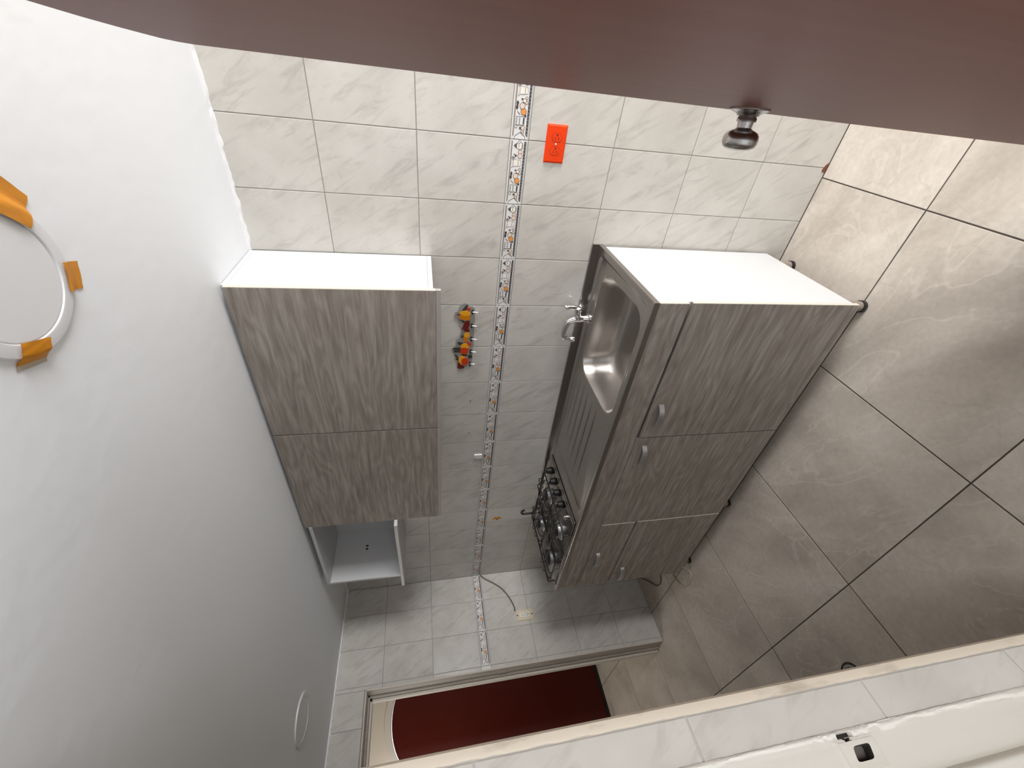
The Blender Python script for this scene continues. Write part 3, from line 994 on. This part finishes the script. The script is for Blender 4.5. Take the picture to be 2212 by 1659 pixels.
L = [loop(bm, WX0, WX1, WY, -0.0115, 0.0, 0.8385), loop(bm, WX0, WX1, WY, -0.0115, 0.0, ZT - 0.0012), loop(bm, WX0 + 0.0012, WX1 - 0.0012, WY + 0.0012, -0.0115, 0.0, ZT)]
L += [loop(bm, 1.392, 2.452, -0.480, -0.036, 0.034, ZT), loop(bm, 1.396, 2.448, -0.476, -0.040, 0.032, ZT - 0.001), loop(bm, 1.402, 2.442, -0.470, -0.046, 0.028, ZT - 0.0065), loop(bm, 1.406, 2.438, -0.466, -0.050, 0.026, ZT - 0.0075)]
L += [loop(bm, bx0 - 0.004, bx1 + 0.004, by0 - 0.004, by1 + 0.004, 0.074, ZT - 0.0075)]
skin(bm, L)
obj('steel_top', bm, STEEL, S, True)
bm = bmesh.new()
Lb = []
for ins, z, r in ((-0.004, ZT - 0.0075, 0.074), (-0.001, ZT - 0.0085, 0.071), (0.001, ZT - 0.012, 0.07), (0.006, ZT - 0.06, 0.075), (0.012, ZT - 0.115, 0.08), (0.020, ZT - 0.138, 0.085), (0.034, ZT - 0.150, 0.085), (0.055, ZT - 0.1545, 0.08), (0.09, ZT - 0.156, 0.06), (0.145, ZT - 0.157, 0.03)):
    Lb.append(loop(bm, bx0 + ins, bx1 - ins, by0 + ins, by1 - ins, min(r, (by1 - by0) / 2 - ins - 0.001), z))
skin(bm, Lb)
bm.faces.new(Lb[-1])
obj('bowl', bm, BOWL, S, True)
obj('drain', lathe(bmesh.new(), (cx, cy, ZT - 0.1569), (0, 0, 1), [(0, 0.0), (0.0005, 0.040), (0.002, 0.040), (0.0025, 0.034), (0.001, 0.030), (0.0012, 0.0)], 28), CHROME, S, True)
bm = bmesh.new()
box(bm, WX0, WX1, -0.0110, -0.0005, 0.8385, 0.8845, 0.0012)
obj('upstand', bm, STEEL, S)
# ribs pressed into the drainer
for k, (xa, xb, y) in enumerate([(1.62, 1.90, -0.085), (1.55, 1.905, -0.130), (1.50, 1.91, -0.180), (1.47, 1.91, -0.232), (1.46, 1.91, -0.286), (1.47, 1.91, -0.340)]):
    bm = bmesh.new()
    n = 16
    prev = None
    for i in range(n + 1):
        t = i / n
        x = xa + (xb - xa) * t
        e = min(1.0, min(t, 1 - t) * 6)
        w = 0.005 * (0.25 + 0.75 * e)
        h = 0.0032 * e
        z0 = ZT - 0.0074
        ring = [bm.verts.new((x, y - w * 1.6, z0)), bm.verts.new((x, y - w * 0.6, z0 + h * 0.8)), bm.verts.new((x, y, z0 + h)), bm.verts.new((x, y + w * 0.6, z0 + h * 0.8)), bm.verts.new((x, y + w * 1.6, z0))]
        if prev:
            for q in range(4):
                bm.faces.new((prev[q], prev[q + 1], ring[q + 1], ring[q]))
        prev = ring
    obj('drainer_rib', bm, STEEL, S, True)

# ------------------------------------------------------------------ tap
tp = thing('tap', 'chrome lever tap standing at the back of the sink bowl', 'tap', (2.175, -0.058, ZT - 0.0072))
ty = -0.058
tz = ZT - 0.0074
obj('tap_base', lathe(bmesh.new(), (2.175, ty, tz), (0, 0, 1), [(0, 0.021), (0.004, 0.021), (0.007, 0.017), (0.010, 0.0145), (0.042, 0.0140)], 28), CHROME, tp, True)
sp = catmull([(2.175, ty, tz + 0.036), (2.172, ty, tz + 0.066), (2.158, ty, tz + 0.088), (2.130, ty, tz + 0.098), (2.100, ty, tz + 0.099), (2.082, ty, tz + 0.091), (2.075, ty, tz + 0.074), (2.074, ty, tz + 0.060)], 6)
rr = [0.0165 - 0.0056 * min(1, i / (len(sp) * 0.55)) for i in range(len(sp))]
obj('spout', tube(bmesh.new(), sp, rr, 16), CHROME, tp, True)
obj('aerator', lathe(bmesh.new(), (2.074, ty, tz + 0.046), (0, 0, 1), [(0, 0.0120), (0.012, 0.0125), (0.014, 0.0115), (0.018, 0.0108)], 20), CHROME, tp, True)
obj('valve_body', lathe(bmesh.new(), (2.168, ty, tz + 0.052), (1, 0, 0.10), [(0, 0.010), (0.014, 0.0165), (0.022, 0.0160), (0.026, 0.0135), (0.042, 0.0135), (0.046, 0.0150), (0.058, 0.0150), (0.062, 0.0100), (0.063, 0)], 24), CHROME, tp, True)
lv = catmull([(2.221, ty, tz + 0.052), (2.224, ty, tz + 0.066), (2.226, ty, tz + 0.084), (2.228, ty, tz + 0.106), (2.229, ty, tz + 0.116)], 5)
obj('lever', tube(bmesh.new(), lv, [0.0062 + 0.0045 * math.sin(PI * min(1, 0.15 + 0.8 * i / len(lv))) for i in range(len(lv))], 14), CHROME, tp, True)

# ------------------------------------------------------------------ gas cooktop
G = thing('gas_cooktop', 'four burner gas cooktop with black wire grates set into the far end of the worktop', 'cooktop', (1.01, -0.255, ZT))
GX0, GX1, GY0, GY1 = 0.712, 1.312, -0.474, -0.034
obj('plate', nbox(GX0, GX1, GY0, GY1, ZT + 0.0005, ZT + 0.0075, 0.003), PLATE, G)
obj('plate_lip', tube(bmesh.new(), [(GX1 - 0.022, GY0 + 0.012, ZT + 0.0082), (GX1 - 0.022, GY1 - 0.012, ZT + 0.0082)], 0.0020, 8), STEEL, G, True)
for k, y in enumerate((-0.085, -0.160, -0.235, -0.310)):
    kx = 1.232
    q = obj('knob', lathe(bmesh.new(), (kx, y, ZT + 0.0075), (0, 0, 1), [(0, 0.0205), (0.003, 0.0215), (0.006, 0.0190), (0.024, 0.0165), (0.026, 0.0150), (0.0265, 0)], 24), BLACK, G, True)
    obj('knob_grip', nbox(kx - 0.017, kx + 0.017, y - 0.0045, y + 0.0045, ZT + 0.0342, ZT + 0.040, 0.0015), BLACK, q)
    obj('marker', lathe(bmesh.new(), (kx + 0.012, y, ZT + 0.0402), (0, 0, 1), [(0, 0.0030), (0.0008, 0.0030)], 10), CHROME, q)
obj('igniter_button', lathe(bmesh.new(), (1.232, -0.385, ZT + 0.0075), (0, 0, 1), [(0, 0.012), (0.006, 0.012), (0.008, 0.009), (0.014, 0.009), (0.015, 0)], 20), CHROME, G, True)
BUR = [(1.085, -0.140, 0.040), (0.815, -0.140, 0.036), (1.085, -0.362, 0.040), (0.815, -0.362, 0.050)]
for x, y, r in BUR:
    q = obj('burner', lathe(bmesh.new(), (x, y, ZT + 0.0076), (0, 0, 1), [(0, r * 1.30), (0.003, r * 1.25), (0.005, r * 0.92), (0.018, r * 0.92), (0.020, r * 0.98), (0.022, r * 0.85), (0.022, 0)], 32), ALU, G, True)
    obj('burner_cap', lathe(bmesh.new(), (x, y, ZT + 0.0297), (0, 0, 1), [(0, r * 0.88), (0.004, r * 0.92), (0.008, r * 0.85), (0.0095, r * 0.6), (0.0095, 0)], 32), IRON, q, True)
def rrect(x0, x1, y0, y1, z, r, k=5):
    P = []
    for (qx, qy, a0) in ((x1 - r, y1 - r, 0), (x0 + r, y1 - r, 90), (x0 + r, y0 + r, 180), (x1 - r, y0 + r, 270)):
        for i in range(k + 1):
            a = math.radians(a0 + 90 * i / k)
            P.append(Vector((qx + r * math.cos(a), qy + r * math.sin(a), z)))
    return P
ZG = ZT + 0.034
for (gx0, gx1, bxc) in ((0.720, 0.940, 0.815), (0.965, 1.190, 1.085)):
    g = obj('grate', tube(bmesh.new(), rrect(gx0, gx1, GY0 + 0.012, GY1 - 0.010, ZG, 0.022), 0.0038, 8, True), IRON, G, True)
    for (fx_, fy_) in ((gx0 + 0.01, GY0 + 0.02), (gx1 - 0.01, GY0 + 0.02), (gx0 + 0.01, GY1 - 0.02), (gx1 - 0.01, GY1 - 0.02)):
        obj('grate_foot', lathe(bmesh.new(), (fx_, fy_, ZT + 0.0077), (0, 0, 1), [(0, 0.005), (0.024, 0.0035)], 10), IRON, g, True)
    obj('grate_bar', tube(bmesh.new(), [(gx0 + 0.002, -0.251, ZG), (gx1 - 0.002, -0.251, ZG)], 0.0036, 8), IRON, g, True)
    for byc in (-0.140, -0.362):
        for ang in (0, 90, 180, 270):
            a = math.radians(ang)
            ux, uy = math.cos(a), math.sin(a)
            px, py = -uy, ux
            ro = (gx1 - bxc - 0.003) if ang == 0 else (bxc - gx0 - 0.003) if ang == 180 else 0.100
            w = 0.026
            pts = [(bxc + ux * ro + px * w, byc + uy * ro + py * w, ZG), (bxc + ux * ro * 0.96 + px * w, byc + uy * ro * 0.96 + py * w, ZG + 0.016), (bxc + ux * 0.030 + px * w * 0.9, byc + uy * 0.030 + py * w * 0.9, ZG + 0.021),
                   (bxc + ux * 0.022 + px * w * 0.3, byc + uy * 0.022 + py * w * 0.3, ZG + 0.021), (bxc + ux * 0.022 - px * w * 0.3, byc + uy * 0.022 - py * w * 0.3, ZG + 0.021), (bxc + ux * 0.030 - px * w * 0.9, byc + uy * 0.030 - py * w * 0.9, ZG + 0.021),
                   (bxc + ux * ro * 0.96 - px * w, byc + uy * ro * 0.96 - py * w, ZG + 0.016), (bxc + ux * ro - px * w, byc + uy * ro - py * w, ZG)]
            obj('grate_loop', tube(bmesh.new(), catmull(pts, 4), 0.0030, 6), IRON, g, True)
# gas pipe with a bent top at the wall
gp = catmull([(0.752, -0.0225, ZT + 0.008), (0.752, -0.0225, 0.935), (0.752, -0.0225, 0.955), (0.765, -0.0225, 0.966), (0.782, -0.0225, 0.962), (0.790, -0.0225, 0.948)], 5)
tag(obj('gas_pipe', tube(bmesh.new(), gp, 0.0065, 12), IRON, smooth=True, origin=(0.752, -0.0225, ZT + 0.008)), 'thin black gas pipe with bent top behind the cooktop', 'pipe')

# ------------------------------------------------------------------ wall cabinet
UX0, UX1 = 1.214, 2.404
UY = -0.2800
A = thing('wall_cabinet', 'grey oak wall cabinet with two wide doors hung against the ceiling', 'cabinet', (1.81, -0.14, 1.500))
ZU0, ZU1 = 1.502, 2.1065
obj('side_panel', nbox(UX1 - 0.015, UX1, UY, -0.004, ZU0 + 0.0155, ZU1 - 0.0155, 0.0005), MELA, A)['label'] = 'white side panel facing the light'
obj('side_panel', nbox(UX0, UX0 + 0.015, UY, -0.004, ZU0 + 0.0155, ZU1 - 0.0155, 0.0005), MELA, A)
obj('bottom_panel', nbox(UX0, UX1, UY, -0.004, ZU0, ZU0 + 0.015, 0.0004), MELA, A)
obj('top_panel', nbox(UX0, UX1, UY, -0.004, ZU1 - 0.015, ZU1, 0.0004), MELA, A)
obj('back_panel', nbox(UX0 + 0.0155, UX1 - 0.0155, -0.0085, -0.004, ZU0 + 0.0155, ZU1 - 0.0155), MELA, A)
for x0, x1 in ((1.8115, UX1 + 0.003), (UX0 - 0.001, 1.8085)):
    d = front('door', x0, x1, 1.4945, 2.0965, y=UY - 0.002, th=0.0165, near_edge=x0 > 1.5, parent=A)
    obj('grip_lip', nbox(x0, x1, UY - 0.0175, UY - 0.003, 1.4785, 1.4940, 0.0006), GREYEDGE, d)['label'] = 'plain grey lip along the lower edge'

# open shelf unit
O = thing('open_shelf_unit', 'small open white shelf unit at the far end of the wall cabinet', 'shelf unit', (0.945, -0.15, 1.69))
OZ0, OZ1 = 1.686, 2.082
OX0, OX1 = 0.684, UX0 - 0.001
obj('top_panel', nbox(OX0, OX1, -0.300, -0.004, OZ1 - 0.015, OZ1, 0.0005), MELA, O)
obj('side_panel', nbox(OX0, OX0 + 0.015, -0.300, -0.004, OZ0 + 0.0155, OZ1 - 0.0155, 0.0005), MELA, O)
obj('back_panel', nbox(OX0 + 0.0155, OX1, -0.0085, -0.004, OZ0 + 0.0155, OZ1 - 0.0155), MELA, O)
bm = bmesh.new()
prof = [(OX1, -0.004), (OX1, -0.332), (1.19, -0.334), (1.14, -0.333), (1.07, -0.328), (0.98, -0.320), (0.88, -0.312), (0.78, -0.306), (0.70, -0.302), (0.575, -0.300), (0.562, -0.290), (0.560, -0.004)]
prism(bm, prof, (0, 0, 0), (1, 0, 0), (0, 1, 0), (0, 0, 1), OZ0, OZ0 + 0.015)
obj('bottom_shelf', bm, MELA, O)
q = obj('hanger_clip', nbox(OX0 + 0.0152, OX0 + 0.0175, -0.128, -0.118, 1.888, 1.900, 0.0006), BLACK, O)
obj('clip_hook', nbox(OX0 + 0.0152, OX0 + 0.0180, -0.108, -0.098, 1.888, 1.900, 0.0006), BLACK, q)

# ------------------------------------------------------------------ orange outlet on the back wall
OC = (2.7985, -0.0002, 1.0905)
E1 = thing('orange_outlet', 'bright orange double outlet mounted sideways on the tiled wall', 'outlet', OC)
def plate_bm(hw, hh, t, c):
    bm = bmesh.new()
    A = [bm.verts.new((OC[0] + sx * hw, OC[1], OC[2] + sz * hh)) for sx, sz in ((-1, -1), (1, -1), (1, 1), (-1, 1))]
    B2 = [bm.verts.new((OC[0] + sx * hw, OC[1] - t * 0.35, OC[2] + sz * hh)) for sx, sz in ((-1, -1), (1, -1), (1, 1), (-1, 1))]
    C2 = [bm.verts.new((OC[0] + sx * (hw - c), OC[1] - t, OC[2] + sz * (hh - c))) for sx, sz in ((-1, -1), (1, -1), (1, 1), (-1, 1))]
    for P, Q in ((A, B2), (B2, C2)):
        for i in range(4):
            j = (i + 1) % 4
            bm.faces.new((P[i], P[j], Q[j], Q[i]))
    bm.faces.new(C2)
    bm.faces.new(A)
    return bm
obj('plate', plate_bm(0.0560, 0.0340, 0.0060, 0.0050), ORANGE, E1)
yf = OC[1] - 0.0060
for sx in (-0.0195, 0.0195):
    pts = [(x, z) for x, z in [(0.0125 * math.cos(2 * PI * i / 28), 0.0168 * math.sin(2 * PI * i / 28)) for i in range(28)]]
    pts = [(max(-0.0112, min(0.0112, x * 1.12)), z) for x, z in pts]
    big = [(x * 1.10, z * 1.07) for x, z in pts]
    base = (OC[0] + sx, yf, OC[2] - 0.001)
    f0 = obj('socket_groove', prism(bmesh.new(), big, base, (1, 0, 0), (0, 0, 1), (0, -1, 0), 0.0, 0.00025), ORANGED, E1)
    f = obj('socket', prism(bmesh.new(), pts, base, (1, 0, 0), (0, 0, 1), (0, -1, 0), 0.0003, 0.0012), ORANGE, E1)
    bm = bmesh.new()
    for dz in (-0.0055, 0.0060):
        box(bm, base[0] - 0.0068, base[0] + 0.0012, yf - 0.00150, yf - 0.00121, base[2] + dz - 0.0014, base[2] + dz + 0.0014)
    obj('slots', bm, ORANGED, f)
    obj('earth_hole', lathe(bmesh.new(), (base[0] + 0.0070, yf - 0.00121, base[2]), (0, -1, 0), [(0, 0.0026), (0.0003, 0.0026)], 12), DARKHOLE, f)
obj('screw', lathe(bmesh.new(), (OC[0], yf - 0.0001, OC[2]), (0, -1, 0), [(0, 0.0034), (0.0012, 0.0030), (0.0018, 0.0018), (0.0018, 0)], 14), IVORY, E1)['label'] = 'ivory screw between the two sockets'

# ivory outlet on the far wall with its surface cable
IC = (0.0002, -0.319, 0.9115)
E2 = thing('ivory_outlet', 'small ivory outlet on the far tiled wall at the end of a surface cable', 'outlet', IC)
obj('plate', nbox(IC[0], IC[0] + 0.006, -0.354, -0.284, 0.852, 0.971, 0.002), IVORY, E2)
ins = obj('insert', nbox(IC[0] + 0.0061, IC[0] + 0.0085, -0.337, -0.301, 0.875, 0.948, 0.0008), P_CREAM, E2)
bm = bmesh.new()
for (y, z, w, h) in ((-0.325, 0.895, 0.003, 0.010), (-0.312, 0.895, 0.003, 0.010), (-0.3185, 0.883, 0.005, 0.005), (-0.319, 0.932, 0.022, 0.0015), (-0.319, 0.914, 0.022, 0.0015)):
    box(bm, IC[0] + 0.0086, IC[0] + 0.0092, y - w / 2, y + w / 2, z - h / 2, z + h / 2)
obj('slots', bm, DARKHOLE, ins)
for z in (0.861, 0.962):
    obj('screw', lathe(bmesh.new(), (IC[0] + 0.0062, -0.319, z), (1, 0, 0), [(0, 0.0045), (0.0015, 0.0035), (0.0015, 0)], 12), DARKHOLE, E2)
cb_ = catmull([(0.006, -0.006, 1.182), (0.006, -0.035, 1.152), (0.006, -0.075, 1.094), (0.006, -0.115, 1.047), (0.006, -0.155, 1.017), (0.006, -0.205, 0.992), (0.006, -0.255, 0.975), (0.006, -0.288, 0.9735)], 6)
tag(obj('surface_cable', tube(bmesh.new(), cb_, 0.0048, 8), CABLEG, smooth=True, origin=(0.006, -0.006, 1.182)), 'grey cable curving down the far wall from the border to the ivory outlet', 'cable')

# ------------------------------------------------------------------ fruit hook rack
RX, RZ = 2.04, 1.362
Rk = thing('hook_rack', 'clear fruit-shaped wall rack with five small hooks under the wall cabinet', 'hook rack', (RX, -0.0002, RZ))
# outline in wall coordinates (x, z) from photo crop: crop px -> wall by bilinear map
def rk(px, py):
    # px, py in the 976x1659 crop of the rack: py runs along -x, px runs along -z
    u = 960 + px / 9.76
    v = 640 + py / 9.76
    # inverse projection onto the wall plane y = -0.004
    dv = RU * ((u - 1106) / FPX) + RD * ((v - 829.5) / FPX) + RF
    t = (-0.004 + 1.52345475) / dv.y
    return (2.99412942 + dv.x * t, 1.53162621 + dv.z * t)
def wallprism(bm, pxs, d0, d1, mi=0):
    return prism(bm, [rk(*p) for p in pxs], (0, 0, 0), (1, 0, 0), (0, 0, 1), (0, -1, 0), d0, d1, mi)
board = [(480, 165), (420, 155), (340, 190), (300, 260), (290, 320), (225, 350), (200, 430), (220, 490), (290, 510), (290, 590), (335, 620), (345, 710), (360, 760), (335, 800), (320, 880), (240, 940), (225, 1070), (160, 1100), (160, 1170), (215, 1200), (215, 1260), (250, 1340), (265, 1420), (265, 1500), (310, 1535), (400, 1525), (440, 1490), (540, 1500), (580, 1450), (590, 1250), (615, 900), (640, 500), (650, 270), (600, 225), (520, 210)]
obj('board', wallprism(bmesh.new(), board, 0.0003, 0.0035), ACRYL, Rk)
def epx(cx_, cy_, rx, ry, rot=0, n=16):
    return ell(cx_, cy_, rx, ry, n, rot)
fr_ = [('pear', epx(440, 360, 115, 55, 0.1), FR_YEL, 0.0062), ('pear', epx(430, 450, 130, 52, 0.12), FR_YEL2, 0.0058),
       ('leaf', [(345, 330), (470, 180), (500, 190), (470, 280), (400, 320)], FR_LEAF, 0.0050), ('leaf', [(350, 520), (300, 500), (400, 510), (440, 545), (400, 560)], FR_LEAF, 0.0050),
       ('strawberry', [(480, 300), (490, 240), (530, 235), (550, 260), (530, 310)], FR_RED, 0.0055), ('berry', [(250, 375), (310, 375), (330, 405), (290, 400)], FR_GRAPE, 0.0050),
       ('grapes', [(470, 515), (530, 520), (535, 600), (500, 690), (430, 705), (365, 690), (400, 610), (430, 550)], FR_GRAPE, 0.0060), ('grapes', epx(475, 720, 60, 28), FR_GRAPE, 0.0060),
       ('orange_slice', epx(475, 812, 60, 55), FR_YEL, 0.0062), ('orange_half', epx(450, 900, 55, 55, 0.3), FR_YEL2, 0.0058),
       ('leaf', [(345, 850), (390, 810), (405, 850), (380, 885)], FR_LEAF, 0.0048), ('leaf', [(270, 970), (330, 960), (400, 990), (360, 1020), (310, 1030)], FR_LEAF, 0.0048),
       ('strawberry', [(480, 960), (530, 965), (565, 1000), (540, 1040), (490, 1030)], FR_RED, 0.0066), ('apple', epx(435, 1050, 90, 58), FR_YEL, 0.0058),
       ('pineapple', [(340, 1090), (430, 1080), (510, 1100), (490, 1180), (400, 1215), (335, 1170)], FR_RED, 0.0062), ('apple', epx(415, 1190, 80, 30), FR_YEL2, 0.0054),
       ('pineapple_crown', [(175, 1100), (250, 1080), (335, 1080), (330, 1180), (260, 1185), (190, 1175), (215, 1140)], FR_LEAF, 0.0050),
       ('leaf', [(215, 1235), (250, 1230), (300, 1290), (290, 1350), (235, 1330), (265, 1290)], FR_LEAF, 0.0048), ('berry', epx(540, 1270, 45, 40), FR_LEAF, 0.0050), ('berry', epx(425, 1235, 60, 22), FR_GRAPE, 0.0050),
       ('peach', epx(375, 1345, 80, 85), FR_YEL, 0.0060), ('peach', epx(430, 1370, 75, 75), FR_RED, 0.0066), ('cherry', epx(345, 1490, 75, 35), FR_GRAPE, 0.0056), ('cherry', epx(305, 1430, 30, 30), FR_GRAPE, 0.0052)]
for nm, p, mm, dd in fr_:
    obj(nm, wallprism(bmesh.new(), p, 0.0036, dd), mm, Rk)
for (px, py) in ((592, 325), (575, 615), (567, 892), (553, 1158), (538, 1415)):
    x, z = rk(px, py)
    c = obj('hook_clip', nbox(x - 0.0105, x + 0.0105, -0.0085, -0.0038, z - 0.0042, z + 0.0042, 0.0015), BLACK, Rk)
    hp = catmull([(x + 0.001, -0.009, z), (x + 0.001, -0.011, z - 0.012), (x + 0.0005, -0.012, z - 0.022), (x - 0.002, -0.016, z - 0.028), (x - 0.004, -0.023, z - 0.027), (x - 0.005, -0.026, z - 0.020)], 5)
    obj('hook', tube(bmesh.new(), hp, 0.0016, 8), CHROME, c, True)

# ------------------------------------------------------------------ small things on the back wall
t = obj('white_clip', nbox(1.284, 1.312, -0.0085, -0.0006, 1.247, 1.290, 0.0015), CREAMPRINT, origin=(1.298, -0.0006, 1.268))
tag(t, 'small white plastic clip resting on the decorative border', 'clip')
t = thing('flower_sticker', 'small orange flower sticker on the pale cut tile below the border', 'sticker', (0.702, -0.0006, 1.114))
for k, (dz, dx, m) in enumerate(((-0.021, -0.006, FR_YEL), (0.0, 0.001, FR_YEL), (0.021, -0.006, FR_YEL), (-0.011, 0.002, FR_YEL2), (0.011, 0.002, FR_YEL2))):
    obj('petal', prism(bmesh.new(), ell(0.702 + dx, 1.114 + dz, 0.0095, 0.0105, 10), (0, 0, 0), (1, 0, 0), (0, 0, 1), (0, -1, 0), 0.0006 + 0.0001 * k, 0.0010 + 0.0001 * k), m, t)
obj('flower_heart', prism(bmesh.new(), ell(0.688, 1.112, 0.0055, 0.0055, 10), (0, 0, 0), (1, 0, 0), (0, 0, 1), (0, -1, 0), 0.0006, 0.0017), BLACK, t)
for (x, z), lab in (((1.691, 1.326), 'tiny dark screw in the tiled wall nearer the hook rack'), ((1.475, 1.324), 'tiny dark screw in the tiled wall nearer the white clip')):
    tag(obj('wall_screw', lathe(bmesh.new(), (x, -0.0005, z), (0, -1, 0), [(0, 0.0030), (0.0015, 0.0025), (0.0015, 0)], 10), DARKHOLE, origin=(x, -0.0005, z)), lab, 'screw')

# cables hanging under the far end of the cabinet
cpts = catmull([(0.694, -0.440, ZB + 0.006), (0.694, -0.452, 0.045), (0.690, -0.486, 0.006), (0.660, -0.512, 0.0055), (0.600, -0.524, 0.0055), (0.550, -0.512, 0.0055), (0.516, -0.465, 0.0055), (0.500, -0.410, 0.0055), (0.520, -0.330, 0.0055), (0.60, -0.22, 0.0055)], 7)
tag(obj('white_cable', tube(bmesh.new(), cpts, 0.0042, 8), CABLEW, smooth=True, origin=(0.60, -0.50, 0.0)), 'white cable looping on the floor from under the base cabinet end', 'cable')
cpts = catmull([(0.42, -0.20, 0.0052), (0.37, -0.30, 0.0052), (0.343, -0.340, 0.0052), (0.310, -0.362, 0.0052), (0.265, -0.358, 0.0052), (0.225, -0.338, 0.0052), (0.156, -0.273, 0.0052), (0.080, -0.212, 0.0052), (0.03, -0.13, 0.0052)], 7)
tag(obj('grey_hose', tube(bmesh.new(), cpts, 0.0045, 8), CABLEG, smooth=True, origin=(0.25, -0.30, 0.0)), 'dull grey hose lying on the floor in the far corner', 'hose')

# floor drain
fd = thing('floor_drain', 'small round metal floor drain with slots half hidden by the near jamb', 'floor drain', (1.322, -1.236, 0.0))
obj('drain_ring', lathe(bmesh.new(), (1.322, -1.236, 0.0002), (0, 0, 1), [(0, 0.051), (0.0025, 0.050), (0.0030, 0.0445), (0.0012, 0.043)], 32), BLACK, fd, True)
g = obj('drain_grid', lathe(bmesh.new(), (1.322, -1.236, 0.0004), (0, 0, 1), [(0, 0.0428), (0.0018, 0.0428), (0.0018, 0)], 32), GREYEDGE, fd)
bm = bmesh.new()
for k in range(-3, 4):
    w = math.sqrt(max(0, 0.037 ** 2 - (k * 0.0105) ** 2))
    box(bm, 1.322 + k * 0.0105 - 0.0024, 1.322 + k * 0.0105 + 0.0024, -1.236 - w, -1.236 + w, 0.00225, 0.0028)
obj('drain_slots', bm, BLACK, g)

# ------------------------------------------------------------------ ceiling lights
def ceiling_light(x, y, r, label):
    o = thing('ceiling_light', label, 'ceiling light', (x, y, ZC), 'round flat ceiling lights')
    obj('ring', lathe(bmesh.new(), (x, y, ZC - 0.0002), (0, 0, -1), [(0, r), (0.0035, r), (0.0060, r * 0.985), (0.0075, r * 0.84), (0.0072, r * 0.815), (0.0045, r * 0.805), (0.0045, r * 0.80)], 64), LAMPRING, o, True)
    obj('diffuser', lathe(bmesh.new(), (x, y, ZC - 0.0030), (0, 0, -1), [(0, r * 0.795), (0.0015, r * 0.795), (0.0030, r * 0.78), (0.0032, 0)], 64), LAMPDIFF, o, True)
    return o
ceiling_light(2.682, -0.862, 0.112, 'round flat ceiling light held with orange tape, switched off')
ceiling_light(0.640, -0.870, 0.100, 'round flat ceiling light without tape near the far doorway')

def tape(quad, label, bare=None):
    # strip stuck over the light's rim and the ceiling, with a ridge where it steps
    bm = bmesh.new()
    a, b3, c, d4 = [Vector((p[0], p[1], 0)) for p in quad]
    n, m = 10, 6
    rows = []
    for i in range(n + 1):
        r = []
        for j in range(m + 1):
            s, t = i / n, j / m
            p = a.lerp(b3, s).lerp(d4.lerp(c, s), t)
            dist = math.hypot(p.x - 2.682, p.y + 0.862)
            z = ZC - (0.0102 if dist < 0.108 else 0.0102 - 0.0094 * min(1, (dist - 0.108) / 0.012)) - 0.0012 * abs(math.sin(9 * s + 4 * t))
            r.append(bm.verts.new((p.x, p.y, z)))
        rows.append(r)
    up = [[bm.verts.new(v.co + Vector((0, 0, 0.0005))) for v in r] for r in rows]
    for i in range(n):
        for j in range(m):
            mi = 1 if (bare and i >= bare) else 0
            bm.faces.new((rows[i][j], rows[i][j + 1], rows[i + 1][j + 1], rows[i + 1][j])).material_index = mi
            bm.faces.new((up[i][j], up[i][j + 1], up[i + 1][j + 1], up[i + 1][j])).material_index = mi
    cxx = sum((Vector((p[0], p[1], ZC)) for p in quad), Vector()) / 4
    return tag(obj('tape_strip', bm, [TAPE, TAPED], smooth=True, origin=cxx), label, 'tape', 'orange tape strips on the ceiling light')
tape([(2.728, -0.785), (2.764, -0.748), (2.826, -0.796), (2.775, -0.833)], 'widest orange tape strip, cut by the photo edge on the ceiling light rim')
tape([(2.668, -0.764), (2.654, -0.723), (2.613, -0.741), (2.625, -0.781)], 'short orange tape strip on the light rim on the wall cabinet side')
tape([(2.606, -0.909), (2.571, -0.930), (2.556, -0.880), (2.589, -0.862)], 'orange tape strip on the light rim towards the far wall, with bare ragged end', 8)
